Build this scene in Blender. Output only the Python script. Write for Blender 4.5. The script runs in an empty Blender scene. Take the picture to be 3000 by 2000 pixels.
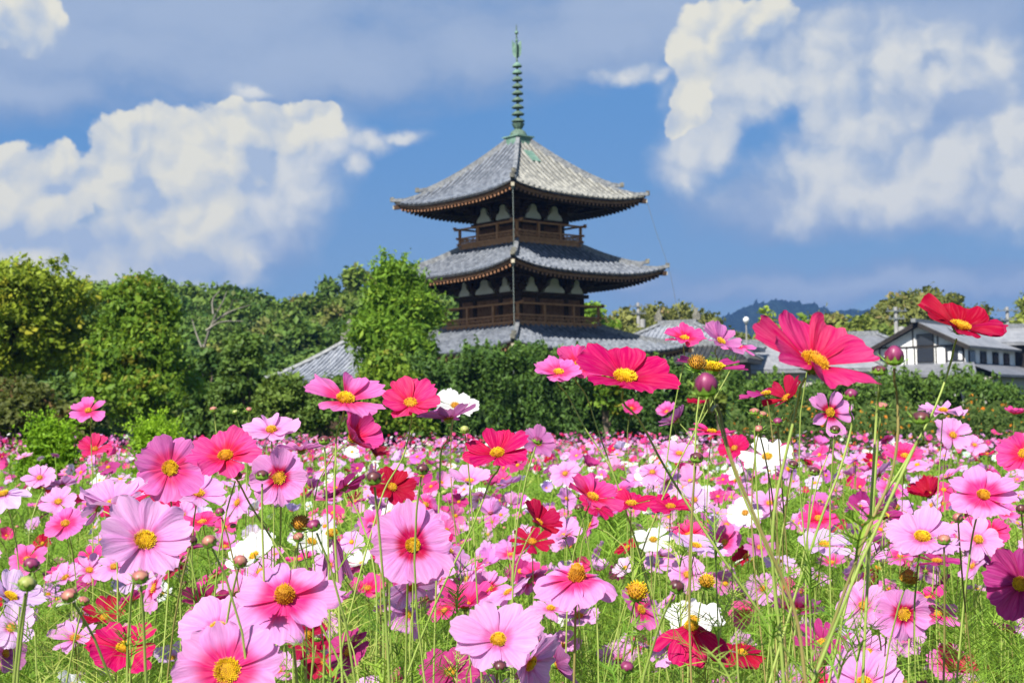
import bpy, math, random
import numpy as np
from mathutils import Vector, Matrix

SC = bpy.context.scene
COL = SC.collection
R = math.radians

# ------------------------------------------------------------------ camera
EYE = np.array([0.0, 0.0, 1.35])
F = 50.0 / 36.0 * 2352.0            # focal length in units of a 2352 px wide frame
PITCH, ROLL = R(3.05), R(1.0)
_f = np.array([0, math.cos(PITCH), math.sin(PITCH)])
_r0 = np.array([1.0, 0, 0]); _u0 = np.cross(_r0, _f)
CR = math.cos(ROLL) * _r0 - math.sin(ROLL) * _u0
CU = math.sin(ROLL) * _r0 + math.cos(ROLL) * _u0
CB = -_f
cam = bpy.data.cameras.new('camera'); cam_o = bpy.data.objects.new('camera', cam); COL.objects.link(cam_o)
cam_o.matrix_world = Matrix(((CR[0], CU[0], CB[0], EYE[0]), (CR[1], CU[1], CB[1], EYE[1]), (CR[2], CU[2], CB[2], EYE[2]), (0, 0, 0, 1)))
cam.lens = 50.0; cam.sensor_width = 36.0; cam.clip_start = 0.05; cam.clip_end = 12000
cam.dof.use_dof = True; cam.dof.focus_distance = 1.75; cam.dof.aperture_fstop = 20.0
SC.camera = cam_o


def ray(px, py):
    return _f + CR * ((px - 1176.0) / F) + CU * ((784.0 - py) / F)


def at(px, py, depth):
    return EYE + ray(px, py) * depth


def proj(P):
    q = np.asarray(P) - EYE
    d = q @ _f
    return 1176 + F * (q @ CR) / d, 784 - F * (q @ CU) / d, d


# ------------------------------------------------------------------ render settings
SC.view_settings.view_transform = 'Standard'; SC.view_settings.look = 'None'
SC.view_settings.exposure = 0.78; SC.view_settings.gamma = 1.0
cy = SC.cycles
cy.max_bounces = 6; cy.diffuse_bounces = 3; cy.glossy_bounces = 2; cy.transmission_bounces = 3; cy.transparent_max_bounces = 4
cy.volume_bounces = 0
cy.use_adaptive_sampling = True; cy.adaptive_threshold = 0.012
cy.use_denoising = True
try:
    cy.denoiser = 'OPENIMAGEDENOISE'; cy.denoising_prefilter = 'ACCURATE'; cy.denoising_input_passes = 'RGB_ALBEDO_NORMAL'
except Exception:
    pass
cy.caustics_reflective = False; cy.caustics_refractive = False

# ------------------------------------------------------------------ sun
SUN = np.array([-0.32, -0.60, 0.72]); SUN /= np.linalg.norm(SUN)
sun = bpy.data.lights.new('sun', 'SUN'); sun.energy = 4.8; sun.angle = R(0.5); sun.color = (1.0, 0.95, 0.87)
sun_o = bpy.data.objects.new('sun', sun); COL.objects.link(sun_o)
sun_o.rotation_euler = Vector(SUN).to_track_quat('Z', 'Y').to_euler()
sun_o.location = (-30, -30, 40)
SUN_EL = math.asin(SUN[2]); SUN_AZ = math.atan2(SUN[0], SUN[1])

# ------------------------------------------------------------------ world: Nishita sky with procedural clouds placed by direction
world = bpy.data.worlds.new('World'); SC.world = world; world.use_nodes = True
wt = world.node_tree; wt.nodes.clear()


class NT:
    def __init__(s, tree): s.t = tree
    def n(s, typ, **kw):
        nd = s.t.nodes.new(typ)
        for k, v in kw.items(): setattr(nd, k, v)
        return nd
    def put(s, sock, v):
        if isinstance(v, bpy.types.NodeSocket): s.t.links.new(v, sock)
        else: sock.default_value = v
    def m(s, op, a, b=None, c=None, clamp=False):
        nd = s.n('ShaderNodeMath', operation=op, use_clamp=clamp)
        for i, v in enumerate((a, b, c)):
            if v is not None: s.put(nd.inputs[i], v)
        return nd.outputs[0]
    def vm(s, op, a, b=None, c=None, scale=None):
        nd = s.n('ShaderNodeVectorMath', operation=op)
        for i, v in enumerate((a, b, c)):
            if v is not None: s.put(nd.inputs[i], v)
        if scale is not None: s.put(nd.inputs['Scale'], scale)
        return nd.outputs['Value'] if op in ('LENGTH', 'DOT_PRODUCT', 'DISTANCE') else nd.outputs['Vector']
    def mix(s, fac, a, b):
        nd = s.n('ShaderNodeMix', data_type='RGBA', blend_type='MIX')
        s.put(nd.inputs[0], fac); s.put(nd.inputs[6], a); s.put(nd.inputs[7], b)
        return nd.outputs[2]
    def ss(s, x, lo, hi, a=0.0, b=1.0):
        nd = s.n('ShaderNodeMapRange', interpolation_type='SMOOTHSTEP')
        s.put(nd.inputs[0], x); s.put(nd.inputs[1], lo); s.put(nd.inputs[2], hi); s.put(nd.inputs[3], a); s.put(nd.inputs[4], b)
        return nd.outputs[0]
    def noise(s, vec, scale, detail=4.0, rough=0.55, dims='3D', dist=0.0):
        nd = s.n('ShaderNodeTexNoise', noise_dimensions=dims)
        s.put(nd.inputs['Vector'], vec); s.put(nd.inputs['Scale'], scale); s.put(nd.inputs['Detail'], detail)
        s.put(nd.inputs['Roughness'], rough); s.put(nd.inputs['Distortion'], dist)
        return nd.outputs['Fac'] if 'Fac' in nd.outputs else nd.outputs[0], nd.outputs['Color']


def sky_uv(px, py):
    d = ray(px, py); d = d / np.linalg.norm(d)
    return math.atan2(d[0], d[1]) * 3.267, math.asin(d[2]) * 3.267


# each cloud lobe: centre and radii (in pixels of a 2352 wide frame) turned into azimuth / elevation
CRISP = [   # solid sunlit cumulus
    (300, 385, 125, 125), (250, 325, 66, 66), (400, 350, 150, 125), (530, 325, 140, 100), (650, 300, 120, 76), (722, 285, 84, 58),
    (560, 390, 110, 95), (440, 470, 170, 170), (380, 580, 200, 140), (470, 540, 70, 110),
    (15, 400, 68, 88), (112, 412, 74, 82), (60, 490, 150, 110), (178, 460, 74, 90), (100, 590, 200, 130), (270, 590, 150, 110),
    (45, 55, 105, 70), (0, 20, 110, 80),
    (1650, 78, 110, 92), (1610, 145, 72, 70), (1760, 45, 100, 66), (1600, 235, 60, 70), (1560, 290, 44, 36)]
SOFT = [    # thin, softer cloud
    (680, 400, 130, 110), (600, 470, 150, 120), (540, 560, 90, 110), (770, 330, 60, 70),
    (850, 335, 60, 36), (815, 385, 36, 46), (920, 318, 70, 22),
    (1590, 350, 80, 90), (1560, 400, 70, 60), (1640, 300, 90, 110), (1720, 190, 170, 120), (1900, 150, 170, 140), (2050, 130, 150, 120), (2190, 160, 150, 100), (2270, 120, 90, 56),
    (1960, 290, 190, 130), (2150, 380, 240, 130), (2320, 300, 120, 130), (1880, 400, 190, 100), (2000, 450, 330, 80), (2330, 430, 180, 110),
    (1440, 168, 90, 24), (1520, 172, 50, 18), (200, 620, 260, 60), (580, 205, 50, 22)]
HOLES = [(1740, 325, 52, 46), (1815, 268, 38, 36), (2150, 150, 44, 20), (2215, 255, 70, 30)]
SHADE = [(690, 420, 130, 90), (620, 480, 90, 90), (335, 450, 40, 80), (250, 560, 130, 60), (90, 545, 130, 40), (420, 620, 140, 50), (600, 380, 60, 50), (110, 105, 90, 40), (1700, 130, 60, 80), (1790, 90, 60, 60), (320, 380, 30, 40), (130, 440, 50, 20)]
VEIL = [(250, 110, 520, 130), (700, 140, 520, 130), (1100, 110, 420, 110), (1400, 90, 330, 90), (400, 20, 900, 130), (1500, 20, 500, 110), (2250, 220, 260, 160),
        (600, 500, 150, 130), (2000, 655, 700, 50), (1400, 650, 220, 34), (60, 200, 300, 70), (2000, 470, 500, 70), (2100, 60, 420, 110)]

g = bpy.data.node_groups.new('cloud_puffs', 'ShaderNodeTree')
g.interface.new_socket('P', in_out='INPUT', socket_type='NodeSocketVector')
for nm in ('Puff', 'Fine'): g.interface.new_socket(nm, in_out='OUTPUT', socket_type='NodeSocketFloat')
G = NT(g)
gi = g.nodes.new('NodeGroupInput'); go = g.nodes.new('NodeGroupOutput')
vor = G.n('ShaderNodeTexVoronoi', voronoi_dimensions='2D', feature='SMOOTH_F1')
G.put(vor.inputs['Vector'], gi.outputs[0]); vor.inputs['Scale'].default_value = 7.5
vor.inputs['Detail'].default_value = 2.0; vor.inputs['Roughness'].default_value = 0.55; vor.inputs['Smoothness'].default_value = 0.4
fine, _ = G.noise(gi.outputs[0], 16.0, 5.0, 0.6, '2D')
g.links.new(G.m('SUBTRACT', 0.5, vor.outputs['Distance']), go.inputs[0]); g.links.new(G.m('SUBTRACT', fine, 0.5), go.inputs[1])

W = NT(wt)
tc = W.n('ShaderNodeTexCoord')
sep = W.n('ShaderNodeSeparateXYZ'); wt.links.new(tc.outputs['Generated'], sep.inputs[0])
az = W.m('ARCTAN2', sep.outputs[0], sep.outputs[1]); el = W.m('ARCSINE', sep.outputs[2])
elv = W.m('MULTIPLY', el, 3.267)
comb = W.n('ShaderNodeCombineXYZ'); W.put(comb.inputs[0], W.m('MULTIPLY', az, 3.267)); W.put(comb.inputs[1], elv)
Pd = comb.outputs[0]
nf, nc = W.noise(Pd, 5.5, 5.0, 0.56, '2D')
Pw = W.vm('MULTIPLY_ADD', W.vm('SUBTRACT', nc, (0.5, 0.5, 0.5)), (0.10, 0.09, 0.0), Pd)


def lobes(pts, Pn, soft):
    acc = None
    for (x, y, rx, ry) in pts:
        u, v = sky_uv(x, y)
        sx, sy = 1000.0 / rx, 1000.0 / ry
        q = W.vm('MULTIPLY_ADD', Pn, (sx, sy, 0.0), (-u * sx, -v * sy, 0.0))
        l = W.m('SUBTRACT', 1.0, W.vm('LENGTH', q))
        acc = l if acc is None else W.m('SMOOTH_MAX', acc, l, soft)
    return acc


g1 = W.n('ShaderNodeGroup', node_tree=g); wt.links.new(Pw, g1.inputs[0])
g2 = W.n('ShaderNodeGroup', node_tree=g); W.put(g2.inputs[0], W.vm('ADD', Pw, (-0.024, 0.030, 0.0)))
puff, finec = g1.outputs[0], g1.outputs[1]
tex = W.m('MULTIPLY_ADD', puff, 0.30, W.m('MULTIPLY', finec, 0.26))
holes = W.m('MULTIPLY', W.m('MAXIMUM', W.m('ADD', lobes(HOLES, Pw, 0.25), 0.40), 0.0), 0.55)
dC = W.m('ADD', W.m('ADD', lobes(CRISP, Pw, 0.22), W.ss(elv, 0.30, 0.62, 0.24, 0.06)), tex)
dB = W.m('SUBTRACT', W.m('MULTIPLY_ADD', tex, 1.1, W.m('ADD', lobes(SOFT, Pw, 0.30), 0.26)), holes)
dB = W.m('MULTIPLY_ADD', W.m('SUBTRACT', nf, 0.5), 0.6, dB)
dS = lobes(SHADE, Pw, 0.3)
nv2, _ = W.noise(W.vm('MULTIPLY', Pw, (1.0, 2.2, 1.0)), 4.0, 5.0, 0.55, '2D')
dV = W.m('MULTIPLY_ADD', W.m('SUBTRACT', nv2, 0.5), 0.85, lobes(VEIL, Pw, 0.4))
relief = W.m('MULTIPLY_ADD', W.m('SUBTRACT', puff, g2.outputs[0]), 1.25, W.m('MULTIPLY', W.m('SUBTRACT', finec, g2.outputs[1]), 0.45))

sky = W.n('ShaderNodeTexSky', sky_type='NISHITA'); sky.sun_disc = False
sky.sun_elevation = SUN_EL; sky.sun_rotation = SUN_AZ; sky.altitude = 50; sky.air_density = 1.0; sky.dust_density = 0.6; sky.ozone_density = 2.2
deep = W.mix(W.ss(elv, -0.05, 0.75), (0.138, 0.222, 0.325, 1), (0.064, 0.175, 0.365, 1))
nis = W.vm('SCALE', sky.outputs[0], scale=0.062)
c0 = W.mix(W.ss(sep.outputs[1], -0.2, 0.6, 0.25, 0.85), nis, deep)
vcol = W.mix(W.ss(dV, 0.0, 0.9), (0.150, 0.215, 0.335, 1), (0.245, 0.297, 0.388, 1))
c1 = W.mix(W.m('MULTIPLY', W.ss(dV, -0.30, 0.55), 0.85), c0, vcol)
bl_ = W.m('ADD', W.m('MULTIPLY_ADD', relief, 0.45, W.m('MULTIPLY', dB, 0.95)), -0.10, clamp=True)
bcol = W.mix(bl_, (0.225, 0.285, 0.385, 1), (0.455, 0.460, 0.440, 1))
c2 = W.mix(W.m('MULTIPLY', W.ss(dB, -0.25, 0.85), 0.93), c1, bcol)
lit = W.m('MULTIPLY_ADD', relief, 0.75, W.m('MULTIPLY_ADD', W.m('SUBTRACT', nf, 0.5), 0.9, 0.80))
lit = W.m('MULTIPLY_ADD', W.ss(dS, -0.35, 0.75), -0.70, lit)
lit = W.m('MULTIPLY', W.m('MAXIMUM', lit, 0.0), W.ss(elv, 0.22, 0.62, 0.66, 1.0), clamp=True)
ccol = W.mix(lit, (0.255, 0.312, 0.400, 1), (0.500, 0.485, 0.410, 1))
soft = W.m('MULTIPLY_ADD', W.ss(dS, -0.5, 0.3), 0.24, 0.15)
soft = W.m('MULTIPLY_ADD', W.ss(elv, 0.25, 0.50, 0.30, 0.0), 1.0, soft)
c3 = W.mix(W.m('MULTIPLY', W.ss(W.m('DIVIDE', dC, soft), 0.0, 1.0), 0.97), c2, ccol)
bg = W.n('ShaderNodeBackground'); W.put(bg.inputs[0], c3); bg.inputs[1].default_value = 1.0
wo = W.n('ShaderNodeOutputWorld'); wt.links.new(bg.outputs[0], wo.inputs[0])
world.cycles.sampling_method = 'MANUAL'; world.cycles.sample_map_resolution = 512


# ================================================================== helpers
def mk(name, V, Fs, mats, parent=None, uv=None, col=None, midx=None, smooth=False):
    """One mesh object from numpy arrays. Fs: list of (n,k) index arrays."""
    me = bpy.data.meshes.new(name)
    V = np.asarray(V, dtype=np.float32).reshape(-1, 3)
    Fs = [np.asarray(f, dtype=np.int32) for f in Fs if len(f)]
    loops = np.concatenate([f.ravel() for f in Fs]).astype(np.int32)
    tot = np.concatenate([np.full(len(f), f.shape[1], np.int32) for f in Fs])
    start = np.concatenate([[0], np.cumsum(tot)[:-1]]).astype(np.int32)
    me.vertices.add(len(V)); me.vertices.foreach_set('co', V.ravel())
    me.loops.add(len(loops)); me.loops.foreach_set('vertex_index', loops)
    me.polygons.add(len(tot)); me.polygons.foreach_set('loop_start', start)
    try: me.polygons.foreach_set('loop_total', tot)
    except Exception: pass
    if midx is not None: me.polygons.foreach_set('material_index', np.asarray(midx, dtype=np.int32))
    me.polygons.foreach_set('use_smooth', np.full(len(tot), bool(smooth)))
    if uv is not None:
        l = me.uv_layers.new(name='UVMap')
        l.data.foreach_set('uv', np.asarray(uv, dtype=np.float32)[loops].ravel())
    if col is not None:
        a = me.attributes.new('tint', 'FLOAT_COLOR', 'POINT')
        c = np.ones((len(V), 4), np.float32); c[:, :3] = col
        a.data.foreach_set('color', c.ravel())
    me.update(calc_edges=True); me.validate()
    for m in (mats if isinstance(mats, (list, tuple)) else [mats]): me.materials.append(m)
    o = bpy.data.objects.new(name, me); COL.objects.link(o)
    if parent is not None: o.parent = parent
    return o


def tag(o, label, cat, group=None):
    o['label'] = label; o['category'] = cat
    if group: o['group'] = group
    return o


def thing(name, label, cat, loc=(0, 0, 0), rz=0.0, group=None):
    o = bpy.data.objects.new(name, None); COL.objects.link(o)
    o.location = loc; o.rotation_euler = (0, 0, rz); o.empty_display_size = 0.1
    return tag(o, label, cat, group)


def kind(o, k):
    o['kind'] = k; return o


class MB:
    """Collects boxes, tubes, lathes and polygons into one mesh."""
    def __init__(s): s.v = []; s.f = {}; s.n = 0; s.fm = {}
    def add(s, V, Fl, m=0):
        V = np.asarray(V, dtype=float).reshape(-1, 3)
        for f in Fl:
            s.f.setdefault(len(f), []).append([i + s.n for i in f]); s.fm.setdefault(len(f), []).append(m)
        s.v.append(V); s.n += len(V)
    def box(s, c, size, rz=0.0, m=0, ax=None):
        h = np.array(size) / 2.0
        V = np.array([[x, y, z] for x in (-1, 1) for y in (-1, 1) for z in (-1, 1)]) * h
        if ax is not None: V = V @ np.array(ax)
        elif rz:
            c_, s_ = math.cos(rz), math.sin(rz); V = V @ np.array([[c_, s_, 0], [-s_, c_, 0], [0, 0, 1]])
        s.add(V + np.array(c), [(0, 1, 3, 2), (4, 6, 7, 5), (0, 4, 5, 1), (2, 3, 7, 6), (0, 2, 6, 4), (1, 5, 7, 3)], m)
    def bar(s, a, b, w, h, m=0):
        a = np.array(a, float); b = np.array(b, float); d = b - a; L = np.linalg.norm(d); d /= L
        side = np.cross(d, [0, 0, 1.0])
        if np.linalg.norm(side) < 1e-4: side = np.array([1.0, 0, 0])
        side /= np.linalg.norm(side); up = np.cross(side, d)
        s.box((a + b) / 2, (L, w, h), ax=[d, side, up], m=m)
    def tube(s, pts, rad, k=6, m=0, cap=True):
        V, Fq, caps = tube_arrays(np.array(pts, float), rad, k)
        s.add(V, [tuple(f) for f in Fq] + (caps if cap else []), m)
    def lathe(s, prof, c=(0, 0, 0), k=16, m=0):
        V = []; n = len(prof)
        for (r, z) in prof:
            for j in range(k):
                a = 2 * math.pi * j / k; V.append((c[0] + r * math.cos(a), c[1] + r * math.sin(a), c[2] + z))
        Fl = [(i * k + j, i * k + (j + 1) % k, (i + 1) * k + (j + 1) % k, (i + 1) * k + j) for i in range(n - 1) for j in range(k)]
        s.add(V, Fl, m)
    def prism(s, poly, origin, ex, ey, en, th, m=0):
        """Polygon in the ex/ey plane at origin, thickened along en."""
        poly = np.array(poly, float); ex, ey, en, o = map(lambda q: np.array(q, float), (ex, ey, en, origin))
        A = o + poly[:, :1] * ex + poly[:, 1:] * ey; B = A + en * th; n = len(poly)
        s.add(np.concatenate([A, B]), [tuple(range(n))[::-1], tuple(range(n, 2 * n))] + [(i, (i + 1) % n, n + (i + 1) % n, n + i) for i in range(n)], m)
    def build(s, name, mats, parent=None, smooth=False, origin=None):
        V = np.concatenate(s.v)
        if origin is not None: V = V - np.array(origin)
        ks = sorted(s.f)
        Fs = [np.array(s.f[k]) for k in ks]; mi = np.concatenate([np.array(s.fm[k]) for k in ks])
        return mk(name, V, Fs, mats, parent, midx=mi, smooth=smooth)


def tube_arrays(pts, rad, k=6):
    n = len(pts)
    rad = np.broadcast_to(np.asarray(rad, float), (n,))
    T = np.gradient(pts, axis=0); T /= np.maximum(np.linalg.norm(T, axis=1, keepdims=True), 1e-9)
    ref = np.array([0.0, 0, 1]) if abs(T[0][2]) < 0.9 else np.array([1.0, 0, 0])
    A = np.cross(T, ref); A /= np.maximum(np.linalg.norm(A, axis=1, keepdims=True), 1e-9); B = np.cross(T, A)
    ang = np.arange(k) * 2 * math.pi / k
    V = pts[:, None, :] + rad[:, None, None] * (np.cos(ang)[None, :, None] * A[:, None, :] + np.sin(ang)[None, :, None] * B[:, None, :])
    i = np.arange(n - 1)[:, None] * k; j = np.arange(k)[None, :]; j2 = (j + 1) % k
    Fq = np.stack([i + j, i + j2, i + k + j2, i + k + j], axis=-1).reshape(-1, 4)
    caps = [tuple(range(k))[::-1], tuple(range((n - 1) * k, n * k))]
    return V.reshape(-1, 3), Fq, caps


def spline(pts, n):
    """Smooth curve through the points (cubic Hermite over chord length, so long legs do not overshoot)."""
    pts = np.array(pts, float); seg = np.maximum(np.linalg.norm(np.diff(pts, axis=0), axis=1), 1e-6); k = np.concatenate([[0], np.cumsum(seg)])
    sl = np.diff(pts, axis=0) / seg[:, None]; m = np.empty_like(pts); m[0], m[-1] = sl[0], sl[-1]
    if len(pts) > 2:
        w = seg[1:] / (seg[:-1] + seg[1:]); m[1:-1] = sl[:-1] * w[:, None] + sl[1:] * (1 - w[:, None])
    idx = np.concatenate([np.linspace(i, i + 1, max(2, int(round(n * 0.5 / len(seg) + n * 0.5 * s_ / k[-1]))), endpoint=False) for i, s_ in enumerate(seg)] + [[len(seg)]])
    if len(idx) != n: idx = np.interp(np.linspace(0, 1, n), np.linspace(0, 1, len(idx)), idx)
    out = []
    for t in idx:
        i = min(int(t), len(seg) - 1); u = t - i; h = seg[i]
        out.append((2 * u ** 3 - 3 * u ** 2 + 1) * pts[i] + (u ** 3 - 2 * u ** 2 + u) * h * m[i] + (-2 * u ** 3 + 3 * u ** 2) * pts[i + 1] + (u ** 3 - u ** 2) * h * m[i + 1])
    return np.array(out)


def frame_from_normal(n, spin=0.0):
    n = np.asarray(n, float); n = n / np.linalg.norm(n)
    ref = np.array([0, 0, 1.0]) if abs(n[2]) < 0.95 else np.array([0, 1.0, 0])
    x = np.cross(ref, n); x /= np.linalg.norm(x); y = np.cross(n, x)
    c, s = math.cos(spin), math.sin(spin)
    return np.stack([c * x + s * y, -s * x + c * y, n])      # rows: local axes in world


# ================================================================== materials
def new_mat(name):
    m = bpy.data.materials.new(name); m.use_nodes = True; m.node_tree.nodes.clear()
    return m, NT(m.node_tree)


def surf(name, c1, c2, scale=3.0, rough=0.8, spec=0.25, bump=0.0, bscale=None, c3=None, coord='Object', stretch=(1, 1, 1), metal=0.0, detail=5.0):
    m, T = new_mat(name)
    tcn = T.n('ShaderNodeTexCoord'); v = T.vm('MULTIPLY', tcn.outputs[coord], stretch)
    f, _ = T.noise(v, scale, detail, 0.6)
    c = T.mix(T.ss(f, 0.3, 0.7), (*c1, 1), (*c2, 1))
    if c3 is not None:
        f3, _ = T.noise(v, scale * 3.7, 4.0, 0.65)
        c = T.mix(T.ss(f3, 0.52, 0.72), c, (*c3, 1))
    p = T.n('ShaderNodeBsdfPrincipled'); T.put(p.inputs['Base Color'], c)
    p.inputs['Roughness'].default_value = rough; p.inputs['Specular IOR Level'].default_value = spec; p.inputs['Metallic'].default_value = metal
    if bump:
        b = T.n('ShaderNodeBump'); b.inputs['Strength'].default_value = bump; b.inputs['Distance'].default_value = 0.05
        fb, _ = T.noise(v, bscale or scale * 4, 5.0, 0.6); T.put(b.inputs['Height'], fb); T.put(p.inputs['Normal'], b.outputs[0])
    o = T.n('ShaderNodeOutputMaterial'); m.node_tree.links.new(p.outputs[0], o.inputs[0])
    return m


def leafy(name, dark, light, third=None, trans=0.35, scale=0.6, spec=0.2):
    """Foliage: two greens blended by the per-leaf tint and a slow noise; thin and translucent."""
    m, T = new_mat(name)
    a = T.n('ShaderNodeAttribute', attribute_name='tint'); sp = T.n('ShaderNodeSeparateColor'); T.put(sp.inputs[0], a.outputs['Color'])
    tcn = T.n('ShaderNodeTexCoord'); f, _ = T.noise(tcn.outputs['Object'], scale, 3.0, 0.55)
    oi = T.n('ShaderNodeObjectInfo')
    k = T.m('MULTIPLY_ADD', f, 0.7, T.m('MULTIPLY_ADD', sp.outputs[0], 0.9, T.m('MULTIPLY_ADD', oi.outputs['Random'], 0.25, -0.34)), clamp=True)
    c = T.mix(k, (*dark, 1), (*light, 1))
    if third is not None: c = T.mix(T.ss(sp.outputs[1], 0.86, 0.97), c, (*third, 1))
    hs = T.n('ShaderNodeHueSaturation'); T.put(hs.inputs['Color'], c); T.put(hs.inputs['Hue'], T.m('MULTIPLY_ADD', oi.outputs['Random'], -0.03, 0.512)); T.put(hs.inputs['Value'], T.m('MULTIPLY_ADD', oi.outputs['Random'], 0.3, 0.95)); c = hs.outputs[0]
    p = T.n('ShaderNodeBsdfPrincipled'); T.put(p.inputs['Base Color'], c); p.inputs['Roughness'].default_value = 0.55; p.inputs['Specular IOR Level'].default_value = spec
    tr = T.n('ShaderNodeBsdfTranslucent'); T.put(tr.inputs[0], T.mix(0.35, c, (0.30, 0.36, 0.02, 1)))
    ms = T.n('ShaderNodeMixShader'); ms.inputs[0].default_value = trans
    L = m.node_tree.links; L.new(p.outputs[0], ms.inputs[1]); L.new(tr.outputs[0], ms.inputs[2])
    o = T.n('ShaderNodeOutputMaterial'); L.new(ms.outputs[0], o.inputs[0])
    return m


def petal_mat(name, main, tip, base, ext=0.35, strength=0.9, streak=0.30, trans=0.42):
    m, T = new_mat(name)
    uvn = T.n('ShaderNodeUVMap'); sp = T.n('ShaderNodeSeparateXYZ'); T.put(sp.inputs[0], uvn.outputs[0])
    oi = T.n('ShaderNodeObjectInfo')
    u, v = sp.outputs[0], sp.outputs[1]
    cv = T.n('ShaderNodeCombineXYZ'); T.put(cv.inputs[0], T.m('MULTIPLY', u, 9.0)); T.put(cv.inputs[1], T.m('MULTIPLY', v, 1.1)); T.put(cv.inputs[2], T.m('MULTIPLY', oi.outputs['Random'], 40.0))
    f, _ = T.noise(cv.outputs[0], 1.6, 4.0, 0.6)
    fv = T.m('SUBTRACT', f, 0.5)
    c = T.mix(T.ss(v, 0.25, 1.0), (*main, 1), (*tip, 1))
    fb = T.m('MULTIPLY', T.m('SUBTRACT', 1.0, T.ss(T.m('MULTIPLY_ADD', fv, 0.35, v), ext * 0.5, ext)), strength)
    c = T.mix(fb, c, (*base, 1))
    hs = T.n('ShaderNodeHueSaturation'); T.put(hs.inputs['Color'], c)
    T.put(hs.inputs['Value'], T.m('MULTIPLY_ADD', fv, -2 * streak, 1.0)); T.put(hs.inputs['Saturation'], T.m('MULTIPLY_ADD', fv, streak, 1.0))
    T.put(hs.inputs['Hue'], T.m('MULTIPLY_ADD', oi.outputs['Random'], 0.016, 0.492))
    c = hs.outputs[0]
    p = T.n('ShaderNodeBsdfPrincipled'); T.put(p.inputs['Base Color'], c); p.inputs['Roughness'].default_value = 0.6; p.inputs['Specular IOR Level'].default_value = 0.15
    b = T.n('ShaderNodeBump'); b.inputs['Strength'].default_value = 0.5; b.inputs['Distance'].default_value = 0.003; T.put(b.inputs['Height'], f); T.put(p.inputs['Normal'], b.outputs[0])
    tr = T.n('ShaderNodeBsdfTranslucent'); T.put(tr.inputs[0], c)
    ms = T.n('ShaderNodeMixShader'); ms.inputs[0].default_value = trans
    L = m.node_tree.links; L.new(p.outputs[0], ms.inputs[1]); L.new(tr.outputs[0], ms.inputs[2])
    o = T.n('ShaderNodeOutputMaterial'); L.new(ms.outputs[0], o.inputs[0])
    return m


def tint_mat(name, trans=0.4, rough=0.6):
    """Colour straight from the per-point tint (each flower's own colour)."""
    m, T = new_mat(name)
    a = T.n('ShaderNodeAttribute', attribute_name='tint'); c = a.outputs['Color']
    p = T.n('ShaderNodeBsdfPrincipled'); T.put(p.inputs['Base Color'], c); p.inputs['Roughness'].default_value = rough; p.inputs['Specular IOR Level'].default_value = 0.12
    tr = T.n('ShaderNodeBsdfTranslucent'); T.put(tr.inputs[0], c)
    ms = T.n('ShaderNodeMixShader'); ms.inputs[0].default_value = trans
    L = m.node_tree.links; L.new(p.outputs[0], ms.inputs[1]); L.new(tr.outputs[0], ms.inputs[2])
    o = T.n('ShaderNodeOutputMaterial'); L.new(ms.outputs[0], o.inputs[0])
    return m


PCOL = {  # petal colours: main, tip, base, extent, strength
    'pale':    ((0.80, 0.34, 0.70), (0.83, 0.42, 0.75), (0.72, 0.10, 0.36), 0.36, 0.75),
    'ring':    ((0.79, 0.27, 0.64), (0.81, 0.34, 0.69), (0.55, 0.004, 0.09), 0.45, 1.0),
    'stain':   ((0.80, 0.28, 0.67), (0.82, 0.36, 0.72), (0.80, 0.03, 0.22), 0.66, 0.95),
    'pink':    ((0.77, 0.135, 0.46), (0.79, 0.20, 0.55), (0.78, 0.03, 0.17), 0.60, 0.85),
    'hot':     ((0.76, 0.050, 0.25), (0.77, 0.075, 0.32), (0.70, 0.010, 0.07), 0.55, 0.85),
    'rose':    ((0.74, 0.030, 0.16), (0.74, 0.045, 0.21), (0.58, 0.006, 0.06), 0.4, 0.7),
    'crimson': ((0.62, 0.007, 0.10), (0.64, 0.012, 0.14), (0.46, 0.003, 0.05), 0.4, 0.7),
    'red':     ((0.46, 0.002, 0.040), (0.47, 0.004, 0.055), (0.28, 0.001, 0.022), 0.4, 0.7),
    'magenta': ((0.46, 0.035, 0.20), (0.50, 0.05, 0.25), (0.34, 0.01, 0.10), 0.4, 0.6),
    'mauve':   ((0.58, 0.16, 0.44), (0.62, 0.22, 0.50), (0.40, 0.05, 0.22), 0.4, 0.7),
    'lilac':   ((0.74, 0.48, 0.80), (0.76, 0.54, 0.82), (0.60, 0.12, 0.42), 0.26, 0.7),
    'white':   ((0.86, 0.86, 0.83), (0.87, 0.88, 0.86), (0.74, 0.78, 0.50), 0.22, 0.6),
    'dark':    ((0.25, 0.004, 0.03), (0.28, 0.006, 0.04), (0.12, 0.002, 0.01), 0.4, 0.7),
}
PM = {k: petal_mat('petal_' + k, *v) for k, v in PCOL.items()}
M_STEM = surf('stem_green', (0.24, 0.34, 0.06), (0.40, 0.48, 0.12), 30, 0.5, 0.35, stretch=(1, 1, 0.15))
M_STEM_R = surf('stem_brownish', (0.20, 0.20, 0.05), (0.36, 0.28, 0.10), 30, 0.5, 0.3, stretch=(1, 1, 0.15))
M_CALYX = surf('calyx_green', (0.15, 0.28, 0.03), (0.26, 0.42, 0.06), 120, 0.45, 0.35)
M_YEL = surf('floret_yellow', (0.78, 0.50, 0.010), (0.86, 0.64, 0.03), 200, 0.6, 0.2)
M_AMB = surf('floret_amber', (0.62, 0.29, 0.012), (0.80, 0.46, 0.025), 220, 0.65, 0.2)
M_ANTH = surf('anther_brown', (0.25, 0.09, 0.012), (0.55, 0.27, 0.02), 260, 0.6, 0.2)
M_SPENT = surf('spent_brown', (0.22, 0.12, 0.03), (0.40, 0.26, 0.07), 260, 0.8, 0.1)
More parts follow.
